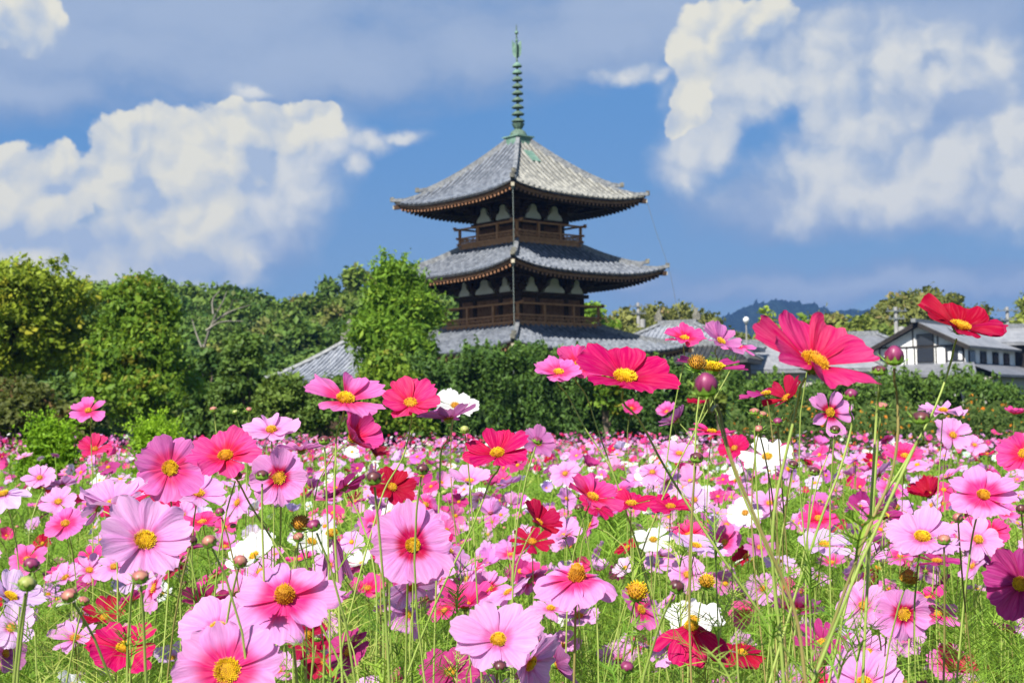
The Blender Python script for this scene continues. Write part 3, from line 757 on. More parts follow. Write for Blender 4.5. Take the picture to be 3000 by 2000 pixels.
c = at(2345, 900, 128.0)
hip_building('grey_roofed_house', 'house with a broad plain grey roof behind the utility pole at the scene edge', 'house', c, R(6), 4.6, 3.2, -0.3, wz(810, 128), wz(772, 128), 3.6, 0.6, M_GREY, M_DARK, curve=1.0)

# white gabled house
gd = 116.0
c = at(2116, 900, gd)
gh = thing('gabled_house', 'white plaster house with dark timber framing and an open black gable', 'house', (c[0], c[1], 0), R(-36))
u_ = gd / F
zr, ze, zb = wz(757, gd), wz(840, gd), wz(852, gd)
hwid = 5.6; dep = 6.6
sl = (zr - ze) / (hwid * 1.05); er = 0.76 * hwid; wr = 0.66 * hwid     # the right eave stops higher up
q = MB(); prof = [(-hwid * 0.78, zb - 4), (wr, zb - 4), (wr, zr - sl * wr - 0.25), (0, zr - 0.30), (-hwid * 0.78, zr - sl * hwid * 0.78 - 0.25)]
q.prism(prof, (0, 0, 0), (1, 0, 0), (0, 0, 1), (0, 1, 0), dep * 2)
wl_ = q.build('wall', [M_WHITE], gh)
q = MB()
for ex_ in (-hwid * 1.05, er):
    a = np.array([0, 0, zr]); b = np.array([ex_, 0, zr - sl * abs(ex_)])
    d_ = (b - a) / np.linalg.norm(b - a); L_ = np.linalg.norm(b - a)
    q.box((a + b) / 2 + np.array([0, dep - 0.2, 0]), (L_, 2 * dep + 0.8, 0.2), ax=[d_, (0, 1, 0), np.cross(d_, (0, 1, 0))])
rf_ = q.build('roof', [M_GREY], gh)
q = MB()
for ex_ in (-hwid * 1.05, er): q.bar((0, -0.68, zr - 0.12), (ex_, -0.68, zr - sl * abs(ex_) - 0.12), 0.14, 0.34)
q.build('bargeboard', [M_DARK], rf_)
q = MB(); q.box((0, dep - 0.6, zr + 0.14), (0.4, 2 * dep + 1.4, 0.3)); q.build('ridge', [M_RIDGE], rf_)
q = MB()
zm_ = wz(812, gd)
q.box((-0.06 * hwid, -0.03, zm_), (hwid * 1.42, 0.10, 0.12))
for x_ in (-3.4, -1.1, -0.45, 1.35, 2.15, 3.6): q.box((x_, -0.025, (zb + zm_) / 2), (0.10, 0.09, zm_ - zb))
for x_ in (-2.9, -0.55, 1.5, 3.0):
    zt_ = zr - 0.3 - abs(x_) * sl; q.box((x_, -0.022, (zt_ + zm_) / 2), (0.10, 0.08, zt_ - zm_))
q.build('timber_frame', [M_DARK], wl_)
for (x_, z_, w_, h_) in ((0.48, wz(797, gd), 1.3, 0.86), (0.48, wz(832, gd), 1.3, 1.1), (2.85, wz(830, gd), 1.25, 1.15), (-3.0, wz(842, gd), 0.5, 0.6)):
    q = MB(); q.box((x_, -0.06, z_), (w_ + 0.12, 0.08, h_ + 0.12)); wf = q.build('window', [M_DARK], wl_)
    q = MB(); q.box((x_, -0.105, z_), (w_, 0.03, h_)); q.build('pane', [M_GLASS], wf)
for x_ in (2.5, 3.35):
    q = MB(); q.box((x_, -0.13, wz(836, gd)), (0.30, 0.04, 0.70)); q.build('shutter', [M_WHITE], wl_)
for y_ in (1.5, 4.4, 7.6, 10.6):
    q = MB(); q.box((wr + 0.06, y_, wz(838, gd)), (0.08, 1.5, 1.0)); wf = q.build('window', [M_DARK], wl_)
    q = MB(); q.box((wr + 0.105, y_, wz(838, gd)), (0.03, 1.36, 0.88)); q.build('pane', [M_GLASS], wf)
# ground-floor lean-to roofs and lower storey
q = MB()
for (x0, x1, y0, y1, z0_, z1_) in ((-5.2, 4.4, -0.02, -2.6, zb, zb - 0.95),):
    q.add([(x0, y0, z0_), (x1, y0, z0_), (x1 + 1, y1, z1_), (x0 - 0.4, y1, z1_), (x0, y0, z0_ - 0.2), (x1, y0, z0_ - 0.2), (x1 + 1, y1, z1_ - 0.2), (x0 - 0.4, y1, z1_ - 0.2)], [(0, 3, 2, 1), (4, 5, 6, 7), (3, 7, 6, 2), (0, 4, 7, 3), (1, 2, 6, 5)])
q.add([(wr + 0.01, -0.02, zb), (wr + 0.01, 2 * dep, zb), (wr + 3.2, 2 * dep, zb - 1.05), (wr + 3.2, -2.2, zb - 1.05), (wr + 3.2, 2 * dep, zb - 1.25), (wr + 3.2, -2.2, zb - 1.25)], [(0, 3, 2, 1), (3, 5, 4, 2)])
q.build('lean_to_roof', [M_GREY_D], gh)
q = MB(); q.box((1.4, dep - 1.0, (zb - 1.2) / 2 - 0.2), (9.6, 2 * dep + 1.0, zb - 0.9)); lw = q.build('lower_wall', [M_BEIGE], gh)
for (x_, w_) in ((-2, 1.6), (0.6, 1.6), (4.2, 1.7)):
    q = MB(); q.box((x_, -1.56, zb - 2.3), (w_ + 0.2, 0.1, 1.7)); wf = q.build('window', [M_WHITE], lw)
    q = MB(); q.box((x_, -1.62, zb - 2.3), (w_, 0.04, 1.5)); q.build('pane', [M_GLASS], wf)


def pole(px, top, d, label, arms, lamp=False):
    c = at(px, 900, d); zt = at(px, top, d)[2]
    t = thing('lamp_post' if lamp else 'utility_pole', label, 'lamp post' if lamp else 'utility pole', (c[0], c[1], 0), 0.1)
    q = MB(); r0 = 0.055 if lamp else 0.19; q.lathe([(0, -0.5), (r0 * 1.3, -0.5), (r0 * 0.8, zt), (0, zt)], k=10); q.build('pole', [M_CONC], t)
    if lamp:
        q = MB(); q.lathe([(0, -0.22), (0.08, -0.20), (0.19, -0.06), (0.22, 0.05), (0.17, 0.20), (0, 0.28)], (0, 0, zt + 0.2), 14); q.build('lamp_globe', [M_WHITE], t, True)
        q = MB(); q.lathe([(0.05, 0), (0.14, 0.04), (0.05, 0.1)], (0, 0, zt - 0.05), 10); q.build('collar', [M_WIRE], t)
        return
    for (dz, L) in arms:
        q = MB(); q.box((0, -0.22, zt - dz), (L, 0.1, 0.1))
        for s_ in (-0.42, -0.15, 0.15, 0.42): q.lathe([(0, 0), (0.06, 0.03), (0.045, 0.2), (0, 0.24)], (s_ * L, -0.22, zt - dz + 0.05), 8)
        q.build('crossarm', [M_WIRE], t)
    q = MB(); q.lathe([(0, -0.45), (0.26, -0.42), (0.28, 0.4), (0, 0.45)], (0.40, -0.15, zt - 2.1), 12); q.build('transformer', [M_CONC], t)


pole(1470, 694, 142, 'pale concrete utility pole rising beside the pagoda before the wooded ridge', ((0.4, 2.0), (1.1, 1.5)))
pole(2063, 704, 120, 'pale concrete utility pole standing before the round-crowned tree', ((0.35, 1.8), (1.0, 1.4)))
pole(2320, 704, 132, 'pale concrete utility pole behind the red cosmos and grey roof', ((0.35, 2.3), (1.2, 1.6)))
pole(1718, 742, 100, 'slim lamp post with a white globe above the grey roofs', (), lamp=True)


# ================================================================== hills and trees
M_HILL = surf('hill_forest', (0.020, 0.042, 0.016), (0.045, 0.085, 0.026), 0.22, 0.95, 0.05, c3=(0.06, 0.09, 0.03))
M_FAR = surf('far_forest', (0.012, 0.028, 0.018), (0.022, 0.044, 0.026), 0.02, 0.95, 0.05)
M_BARK = surf('bark', (0.10, 0.075, 0.05), (0.20, 0.16, 0.12), 3, 0.9, 0.1, stretch=(1, 1, 0.2))
M_BARK_P = surf('pale_bark', (0.15, 0.135, 0.11), (0.28, 0.26, 0.215), 3, 0.9, 0.1, stretch=(1, 1, 0.2))
LG = {
    'yellowgreen': leafy('leaf_yellowgreen', (0.060, 0.125, 0.012), (0.27, 0.36, 0.028), (0.36, 0.37, 0.03), scale=0.7),
    'mid': leafy('leaf_mid', (0.062, 0.140, 0.014), (0.29, 0.41, 0.036), (0.317, 0.268, 0.037), scale=0.8),
    'ginkgo': leafy('leaf_ginkgo', (0.058, 0.145, 0.012), (0.200, 0.350, 0.030), (0.27, 0.40, 0.035), scale=0.9),
    'dark': leafy('leaf_dark', (0.026, 0.066, 0.014), (0.125, 0.215, 0.034), (0.122, 0.195, 0.037), trans=0.22, scale=0.8),
    'forest': leafy('leaf_forest', (0.034, 0.080, 0.015), (0.160, 0.250, 0.036), (0.159, 0.183, 0.049), trans=0.22, scale=0.25),
    'olive': leafy('leaf_olive', (0.070, 0.090, 0.022), (0.230, 0.245, 0.055), (0.244, 0.195, 0.073), trans=0.25, scale=0.3),
    'brownish': leafy('leaf_brownish', (0.061, 0.076, 0.017), (0.195, 0.207, 0.043), (0.220, 0.110, 0.049), scale=0.6),
    'bright': leafy('leaf_bright', (0.073, 0.195, 0.010), (0.232, 0.439, 0.024), scale=1.2),
    'bamboo': leafy('leaf_bamboo', (0.122, 0.171, 0.030), (0.293, 0.342, 0.061), scale=0.4),
}


def crown_mesh(rng, lobes, n, size, droop=0.0, clump=14, shell=0.62, elong=1.0):
    lobes = np.array(lobes, float); wgt = (lobes[:, 3] * lobes[:, 4] + lobes[:, 4] * lobes[:, 5] + lobes[:, 3] * lobes[:, 5]); wgt /= wgt.sum()
    nc = max(6, n // clump)
    li = rng.choice(len(lobes), nc, p=wgt)
    d = rng.normal(size=(nc, 3)); d /= np.linalg.norm(d, axis=1, keepdims=True); d[:, 2] = np.where(d[:, 2] < -0.5, -d[:, 2] * 0.6, d[:, 2])
    rr = shell + (1.06 - shell) * rng.random(nc) ** 0.6
    cc = lobes[li, :3] + d * lobes[li, 3:6] * rr[:, None]
    ct = np.clip(rng.normal(0.5, 0.22, nc), 0, 1)
    ci = rng.integers(0, nc, n)
    off = rng.normal(size=(n, 3)) * size * 1.5; off[:, 2] *= 0.75; off[:, 2] -= np.abs(rng.normal(size=n)) * droop
    p = cc[ci] + off
    nn = d[ci] * 0.7 + rng.normal(size=(n, 3)) * 0.75 + np.array([0, 0, 0.35]); nn /= np.linalg.norm(nn, axis=1, keepdims=True)
    ref = rng.normal(size=(n, 3)); ref[:, 2] -= droop * 4
    t = ref - nn * (ref * nn).sum(1, keepdims=True); t /= np.linalg.norm(t, axis=1, keepdims=True); b = np.cross(nn, t)
    s = size * np.clip(rng.lognormal(-0.12, 0.38, (n, 1)), 0.35, 1.9); wd = s * rng.uniform(0.45, 0.7, (n, 1)) / elong; s = s * elong
    V = np.stack([p - t * s, p + b * wd - nn * s * 0.1, p + t * s, p - b * wd - nn * s * 0.1], 1)
    tint = np.clip(ct[ci] + rng.normal(0, 0.13, n), 0, 1); t2 = rng.random(nc)[ci]
    colr = np.repeat(np.stack([tint, t2, tint], 1), 4, 0)
    return V.reshape(-1, 3), np.arange(4 * n).reshape(n, 4), colr


def sprigs(rng, lobes, n, length, leaf, per=16, up=0.7):
    """Leafy shoots growing out of the crown."""
    lobes = np.array(lobes, float); li = rng.integers(0, len(lobes), n)
    d = rng.normal(size=(n, 3)); d[:, 2] = np.abs(d[:, 2]); d /= np.linalg.norm(d, axis=1, keepdims=True)
    o = lobes[li, :3] + d * lobes[li, 3:6] * 0.85
    g_ = d * 0.8 + np.array([0, 0, up]) + rng.normal(0, 0.25, (n, 3)); g_ /= np.linalg.norm(g_, axis=1, keepdims=True); L = length * rng.uniform(0.5, 1.2, n)
    k = np.tile(np.linspace(0.05, 1, per), n); ii = np.repeat(np.arange(n), per)
    p = o[ii] + g_[ii] * (L[ii] * k)[:, None] - np.array([0, 0, 1.0]) * (L[ii] * 0.25 * k ** 2)[:, None] + rng.normal(0, leaf * 0.45, (n * per, 3))
    t = g_[ii] * 0.6 + rng.normal(0, 0.6, (n * per, 3)); t /= np.linalg.norm(t, axis=1, keepdims=True); b = np.cross(t, rng.normal(size=(n * per, 3))); b /= np.linalg.norm(b, axis=1, keepdims=True)
    s = leaf * (1.15 - 0.5 * k)[:, None] * rng.uniform(0.7, 1.2, (n * per, 1)); w = s * 0.5
    V = np.stack([p - t * s, p + b * w, p + t * s, p - b * w], 1).reshape(-1, 3)
    tint = np.clip(np.repeat(rng.uniform(0.45, 1.0, n), per) + rng.normal(0, 0.08, n * per), 0, 1); t2 = np.repeat(rng.random(n), per)
    return V, np.arange(4 * n * per).reshape(-1, 4), np.repeat(np.stack([tint, t2, tint], 1), 4, 0)


def limbs(rng, H, r0, targets, zfork, fork=True):
    """Tapered trunk with limbs to the targets."""
    mb = MB()
    lean = rng.normal(0, 0.05, 2) * H
    tp = spline([(0, 0, -0.5), (lean[0] * 0.3, lean[1] * 0.3, zfork * 0.6), (lean[0] * 0.6, lean[1] * 0.6, zfork), (lean[0], lean[1], H * 0.86)], 12)
    mb.tube(tp, np.linspace(r0, r0 * 0.25, 12), 8)
    for q in targets:
        k = rng.integers(4, 9); a = tp[k]; q = np.array(q)
        mid = (a + q) / 2 + np.array([0, 0, 0.12 * np.linalg.norm(q - a)]) + rng.normal(0, 0.05, 3) * np.linalg.norm(q - a)
        mb.tube(spline([a, mid, q], 7), np.linspace(r0 * 0.45, r0 * 0.10, 7), 6)
    return mb


def make_lobes(rng, H, zb, w, style, n):
    """Lobes in the tree's own frame: H top, zb crown bottom, w half width."""
    out = []; hc = (H - zb)
    for i in range(n):
        if style == 'round':
            a = rng.uniform(0, 2 * math.pi); e = math.asin(rng.uniform(-0.8, 0.95)); q = rng.uniform(0.45, 0.72)
            c = np.array([math.cos(a) * math.cos(e) * w * q, math.sin(a) * math.cos(e) * w * q, zb + hc * (0.5 + 0.5 * q * math.sin(e))]); r_ = rng.uniform(0.28, 0.42)
            out.append((*c, w * r_ * 1.05, w * r_ * 1.05, hc * 0.5 * r_))
        elif style == 'cone':
            t = (i + 0.5) / n; a = i * 2.4; ww = w * (1 - t) ** 0.75; c = (math.cos(a) * ww * 0.5, math.sin(a) * ww * 0.5, zb + hc * (0.08 + 0.86 * t))
            r_ = max(0.16 * w, ww * 0.62); out.append((*c, r_, r_, hc / n * 1.5 + 0.1))
        elif style == 'irregular':
            t = rng.uniform(0, 1) ** 0.8; a = rng.uniform(0, 2 * math.pi); prof = (1 - t) ** 0.55 * (0.55 + 0.45 * min(1, t * 5)); q = rng.uniform(0.25, 0.75)
            c = (math.cos(a) * w * prof * q, math.sin(a) * w * prof * q, zb + hc * (0.06 + 0.84 * t)); r_ = rng.uniform(0.24, 0.38) * (0.55 + 0.6 * prof)
            out.append((*c, w * r_, w * r_, w * r_ * 0.7))
        elif style == 'dome':
            a = rng.uniform(0, 2 * math.pi); e = rng.uniform(0.0, 1.35); q = rng.uniform(0.5, 0.78)
            c = (math.cos(a) * math.cos(e) * w * q, math.sin(a) * math.cos(e) * w * q, zb + hc * (0.18 + 0.62 * math.sin(e))); r_ = rng.uniform(0.24, 0.36)
            out.append((*c, w * r_, w * r_, hc * 0.5 * r_ * 1.2))
    return out


def tree(name, label, cat, px, top, bot, wpx, depth, style, mat, seed, nl=14, leaf=None, dens=1.0, bark=None, group=None, droop=0.0, shell=0.6, elong=1.0, trunk=None, clump=14, shoots=0, slen=0.8):
    rng = np.random.default_rng(seed)
    c = at(px, 900, depth); z0 = float(gz(np.array(c[0]), np.array(c[1])))
    H = at(px, top, depth)[2] - z0; zb = at(px, bot, depth)[2] - z0; w = wpx / 2 * depth / F
    t = thing(name, label, cat, (c[0], c[1], z0), rng.uniform(0, 6.28), group)
    lb = make_lobes(rng, H, zb, w, style, nl)
    r0 = trunk or max(0.06, 0.035 * H)
    limbs(rng, H, r0, [l[:3] for l in lb[:8]], max(0.3, zb + 0.1 * (H - zb))).build('trunk', [bark or M_BARK], t)
    leaf = leaf or 3.4 * depth / 1422.0 / 1.2
    area = wpx * (bot - top) * 0.19
    n = int(dens * 0.95 * area)
    V, Fq, cl = crown_mesh(rng, lb, n, leaf, droop, clump, shell, elong)
    if shoots:
        V2, F2, c2 = sprigs(rng, lb, shoots, slen, leaf * 0.9); F2 = F2 + len(V); V = np.concatenate([V, V2]); Fq = np.concatenate([Fq, F2]); cl = np.concatenate([cl, c2])
    mk('crown', V, [Fq], LG[mat], t, col=cl)
    return t


tree('broad_tree', 'broad yellow-green tree with a rounded crown at the far left of the field', 'tree', 35, 548, 960, 385, 46, 'round', 'yellowgreen', 3, 44, dens=1.4, shoots=240, slen=0.6)
tree('maple_tree', 'bushy mid-green tree with a pale forked trunk and a narrow top', 'tree', 322, 622, 985, 345, 43, 'irregular', 'mid', 4, 80, dens=1.6, bark=M_BARK_P, shoots=300, slen=0.55)
tree('ginkgo_tree', 'bright green ginkgo with upswept shoots in front of the pagoda', 'tree', 912, 590, 885, 292, 58, 'irregular', 'ginkgo', 8, 46, dens=1.25, elong=1.3, clump=9, shell=0.4, shoots=420, slen=0.9)
tree('leafy_shrub', 'mid-green shrub filling the gap under the ginkgo', 'shrub', 905, 800, 1062, 230, 52, 'dome', 'mid', 9, 16)
tree('leafy_shrub', 'dark blue-green shrub right of the pale forked tree', 'shrub', 560, 748, 1062, 190, 50, 'irregular', 'dark', 12, 26, dens=1.2)
tree('leafy_shrub', 'dark leafy shrub at the foot of the bare pale-branched tree', 'shrub', 478, 790, 1062, 165, 53, 'irregular', 'dark', 11, 26, dens=1.2)
tree('leafy_shrub', 'dark rounded shrub below the grey pyramid roof', 'shrub', 655, 852, 1062, 190, 49, 'dome', 'dark', 13, 16, dens=1.2)
tree('leafy_shrub', 'dark low shrub between the pyramid roof and the ginkgo', 'shrub', 762, 862, 1062, 170, 48.5, 'dome', 'dark', 14, 14, dens=1.2)
tree('leafy_shrub', 'shaded shrub in the gap between the two big trees', 'shrub', 165, 850, 1062, 160, 52, 'dome', 'dark', 15, 14, dens=1.2)
tree('leafy_shrub', 'olive-brown bush at the foot of the broad yellow-green tree', 'shrub', 45, 862, 1062, 230, 36, 'dome', 'brownish', 16, 18, dens=1.2)
tree('leafy_shrub', 'yellowish low bush left of the forked tree', 'shrub', 150, 915, 1062, 150, 33, 'dome', 'brownish', 17, 12, dens=1.1)
tree('bright_bush', 'bright green upright bush standing among white cosmos', 'bush', 112, 972, 1150, 128, 13, 'dome', 'bright', 18, 26, dens=1.2, elong=1.5, clump=7, shoots=160, slen=0.35)
tree('bright_bush', 'bright green bush beside the person in the dark cap', 'bush', 352, 970, 1150, 135, 14.5, 'dome', 'bright', 19, 26, dens=1.2, elong=1.5, clump=7, shoots=160, slen=0.35)

# leafless grey-limbed tree
rng = np.random.default_rng(77)
c = at(478, 900, 62); bt = thing('bare_tree', 'leaning tree with bare pale grey branches above dark shrubs', 'tree', (c[0], c[1], -0.2), 0)
q = MB(); u_ = 62 / F
S_ = lambda x, y, dy=0.0: ((x - 478) * u_, dy, at(478, y, 62)[2] + 0.2)
q.tube(spline([S_(470, 985), S_(462, 860), S_(470, 790)], 8), np.linspace(0.16, 0.07, 8), 7); q.build('trunk', [M_BARK_P], bt)
for pts in ([(470, 790), (488, 745), (520, 712), (540, 690)], [(470, 790), (495, 725), (515, 690), (520, 668)], [(478, 760), (505, 742), (560, 738)], [(488, 740), (530, 716), (575, 700)], [(495, 722), (492, 690), (505, 665)], [(466, 800), (450, 760), (440, 730)]):
    q = MB(); q.tube(spline([S_(a, b, rng.normal(0, 0.2)) for a, b in pts], 9), np.linspace(0.055, 0.014, 9), 5); q.build('limb', [M_BARK_P], bt)

# wooded hill on the left: terrain plus individual trees
hx = np.linspace(-75, 12, 45); hy = np.linspace(88, 260, 40); HX, HY = np.meshgrid(hx, hy, indexing='ij')


def hill_z(x, y):
    t = np.clip((y - 90) / 75, 0, 1); prof = t * t * (3 - 2 * t)
    fall = 1 / (1 + np.exp((x - (-4)) / 4.0)) * (1 - 0.28 * np.exp(-((x + 27) / 9) ** 2))
    return -0.4 + 9.5 * prof * fall + 0.4 * np.sin(x * 0.21) * np.sin(y * 0.13) * t


HZ = hill_z(HX, HY); ii = np.arange(HX.size).reshape(HX.shape)
kind(mk('hill', np.stack([HX, HY, HZ], -1), [np.stack([ii[:-1, :-1], ii[1:, :-1], ii[1:, 1:], ii[:-1, 1:]], -1).reshape(-1, 4)], M_HILL, smooth=True), 'structure')


def tree_kind(name, H, zb, w, style, mat, seed, nleaf, leaf, nl=14, bark=None, **kw):
    rng = np.random.default_rng(seed); lb = make_lobes(rng, H, zb, w, style, nl)
    t = bpy.data.objects.new(name, None); COL.objects.link(t)
    limbs(rng, H, 0.03 * H, [l[:3] for l in lb[:5]], max(0.5, zb + 0.2 * (H - zb))).build('trunk', [bark or M_BARK], t)
    V, Fq, cl = crown_mesh(rng, lb, nleaf, leaf, **kw); mk('crown', V, [Fq], LG[mat], t, col=cl)
    return t


def copy_tree(o, label, cat, group, loc, rz, sc, name=None):
    c = o.copy(); COL.objects.link(c)
    c.location = loc; c.rotation_euler = (0, 0, rz); c.scale = sc
    for ch in o.children:
        d = ch.copy(); COL.objects.link(d); d.parent = c
    return tag(c, label, cat, group)


rng = np.random.default_rng(41)
K = [tree_kind('forest_tree', 8.0, 1.2, 3.0, 'round', 'forest', 100, 5200, 0.26, 20), tree_kind('forest_tree', 9.0, 1.6, 2.7, 'irregular', 'forest', 101, 5200, 0.26, 30),
     tree_kind('forest_tree', 7.5, 1.0, 3.3, 'dome', 'dark', 102, 5200, 0.27, 22), tree_kind('forest_tree', 8.5, 1.0, 2.6, 'irregular', 'olive', 103, 4800, 0.25, 28)]
KL = ['rounded green crown standing on the wooded hill', 'loose irregular green crown standing on the wooded hill', 'dark broad crown standing on the wooded hill', 'olive-toned crown standing on the wooded hill']
used = set(); cnt = 0


def skyline(px): return np.interp(px, [-40, 120, 190, 330, 460, 540, 620, 680, 750, 830, 900, 1060], [640, 630, 638, 650, 652, 642, 668, 660, 640, 618, 610, 640])


for (dep, lo) in ((158, 0.0), (146, 26), (134, 58), (122, 95), (110, 135), (98, 178)):
    px = -60 + rng.uniform(0, 40)
    while px < 1060:
        top = skyline(px) + lo + rng.normal(0, 9)
        c = at(px, top, dep); zt = c[2]
        k = int(rng.choice(4, p=[0.36, 0.28, 0.26, 0.10])); zg = float(hill_z(np.array(c[0]), np.array(c[1])))
        H = K[k]['H'] if 'H' in K[k] else (8.0, 9.0, 7.5, 8.5)[k]
        s = rng.uniform(0.85, 1.15); zbase = zt - H * s
        if zbase > zg: s = min(1.5, (zt - zg) / H); zbase = zt - H * s
        sx = min(s, 1.2) * rng.uniform(0.9, 1.15)
        lab = KL[k]; grp = 'trees covering the wooded hill: ' + ('rounded', 'irregular', 'dark', 'olive')[k]
        loc = (c[0], c[1], zbase); rz = rng.uniform(0, 6.28)
        if k not in used:
            used.add(k); o = K[k]; o.location = loc; o.rotation_euler = (0, 0, rz); o.scale = (sx, sx, s); tag(o, lab, 'tree', grp)
        else: copy_tree(K[k], lab, 'tree', grp, loc, rz, (sx, sx, s))
        px += rng.uniform(52, 84) * 140 / dep
# lower the hill is under the crowns; ridge of olive trees right of the pagoda
K2 = [tree_kind('ridge_tree', 9.5, 3.0, 3.2, 'dome', 'olive', 110, 5200, 0.26, 24, M_BARK_P), tree_kind('ridge_tree', 9.0, 2.0, 2.8, 'irregular', 'olive', 111, 5000, 0.25, 28, M_BARK_P)]
K2L = ['olive-green domed tree on the low ridge right of the pagoda', 'ragged olive-green tree on the low ridge right of the pagoda']
used2 = set()
for (dep, lo, tops) in ((165, 0, 1), (150, 34, 1), (135, 62, 1)):
    px = 1345 + rng.uniform(0, 30)
    while px < (1640 if lo < 50 else 1655):
        top = np.interp(px, [1340, 1400, 1450, 1540, 1620, 1690, 1740], [712, 706, 700, 698, 702, 716, 745]) + lo + rng.normal(0, 5)
        c = at(px, top, dep); k = int(rng.integers(0, 2)); H = (9.5, 9.0)[k]; s = max(0.8, (c[2] + 0.4) / H); sx = rng.uniform(1.1, 1.4)
        loc = (c[0], c[1], c[2] - H * s); rz = rng.uniform(0, 6.28); grp = 'trees on the low ridge: ' + ('domed', 'ragged')[k]
        if k not in used2: used2.add(k); o = K2[k]; o.location = loc; o.rotation_euler = (0, 0, rz); o.scale = (sx, sx, s); tag(o, K2L[k], 'tree', grp)
        else: copy_tree(K2[k], K2L[k], 'tree', grp, loc, rz, (sx, sx, s))
        px += rng.uniform(44, 66)
tree('leafy_tree', 'light green tree peeping out beside the pagoda lower balcony', 'tree', 1362, 690, 800, 110, 105, 'irregular', 'ginkgo', 30, 16)
tree('conifer', 'narrow cone-shaped conifer before the blue hill', 'conifer', 1768, 724, 830, 62, 112, 'cone', 'mid', 31, 10, dens=1.4)
tree('round_tree', 'large olive-green tree with a rounded dome crown behind the white gabled house', 'tree', 2108, 664, 812, 225, 140, 'round', 'olive', 32, 60, dens=3.6, shell=0.8)
tree('leafy_tree', 'thin airy tree behind the red cosmos', 'tree', 2262, 692, 800, 95, 150, 'irregular', 'olive', 33, 12, dens=0.7)
tree('leafy_tree', 'yellow-olive tree cut off at the far right edge', 'tree', 2368, 672, 810, 120, 142, 'irregular', 'bamboo', 34, 18)
tree('leafy_tree', 'dark tree behind the utility pole and grey roof', 'tree', 2300, 745, 820, 130, 150, 'dome', 'dark', 35, 12)
tree('slim_tree', 'slim mid-green tree left of the yellow-green bamboo clumps', 'tree', 1848, 728, 820, 44, 125, 'cone', 'mid', 36, 8, dens=1.3)
for i, (px, top, w, sd, lab) in enumerate(((1905, 718, 110, 37, 'olive bamboo clump beside the slim tree'), (1985, 722, 120, 38, 'pale yellow-green bamboo clump above the slate hip roof'), (2045, 745, 100, 39, 'low yellow-green bamboo clump behind the pole before the round tree'), (1940, 748, 110, 40, 'small bright bamboo clump just above the hip roof ridge'))):
    tree('bamboo_clump', lab, 'bamboo', px, top, 825, w, 138 - 3 * i, 'dome', 'bamboo' if i else 'olive', sd, 16, dens=1.1)
tree('leafy_tree', 'dull brushy tree under the blue hill left of the conifer', 'tree', 1700, 768, 840, 90, 118, 'dome', 'olive', 45, 12)
tree('leafy_tree', 'dull brushy tree under the blue hill right of the conifer', 'tree', 1815, 772, 840, 80, 118, 'dome', 'olive', 46, 12)

# far blue hills with a ragged tree line
hd = 2300.0
hp = [(1560, 748), (1640, 738), (1690, 718), (1710, 707), (1730, 701), (1752, 697), (1775, 693), (1800, 694), (1830, 696), (1862, 701), (1880, 711), (1905, 718), (1935, 712), (1960, 710), (2000, 720), (2060, 728), (2150, 734), (2260, 736), (2420, 740)]
rng = np.random.default_rng(6)
pxs = np.arange(1540, 2440, 2.2); py = np.interp(pxs, [a for a, _ in hp], [b for _, b in hp])
jag = np.convolve(rng.normal(0, 2.2, len(pxs)), np.ones(3) / 3, 'same') - np.abs(np.convolve(rng.normal(0, 2.0, len(pxs)), np.ones(7) / 7, 'same')) * 2
py = py + jag
nrow = 26; Vh = []
for r_ in range(nrow):
    t = r_ / (nrow - 1)
    for a, b in zip(pxs, py):
        p = at(a, b, hd); zt = p[2] * (1 - t) ** 0.8 - 20 * t
        Vh.append((p[0], p[1] - 700 * t + rng.normal(0, 4), zt + (rng.normal(0, 5.0) * (0 < r_ < nrow - 1))))
nn_ = len(pxs); ii = np.arange(nrow * nn_).reshape(nrow, nn_)
back = [(v[0], v[1] + 500, -20) for v in Vh[:nn_]]
Vh = np.array(Vh + back); fb_ = np.stack([np.arange(nn_ - 1), np.arange(1, nn_), nrow * nn_ + np.arange(1, nn_), nrow * nn_ + np.arange(nn_ - 1)], -1)
kind(mk('hills', Vh, [np.stack([ii[:-1, :-1], ii[1:, :-1], ii[1:, 1:], ii[:-1, 1:]], -1).reshape(-1, 4), fb_], M_FAR, smooth=False), 'structure')


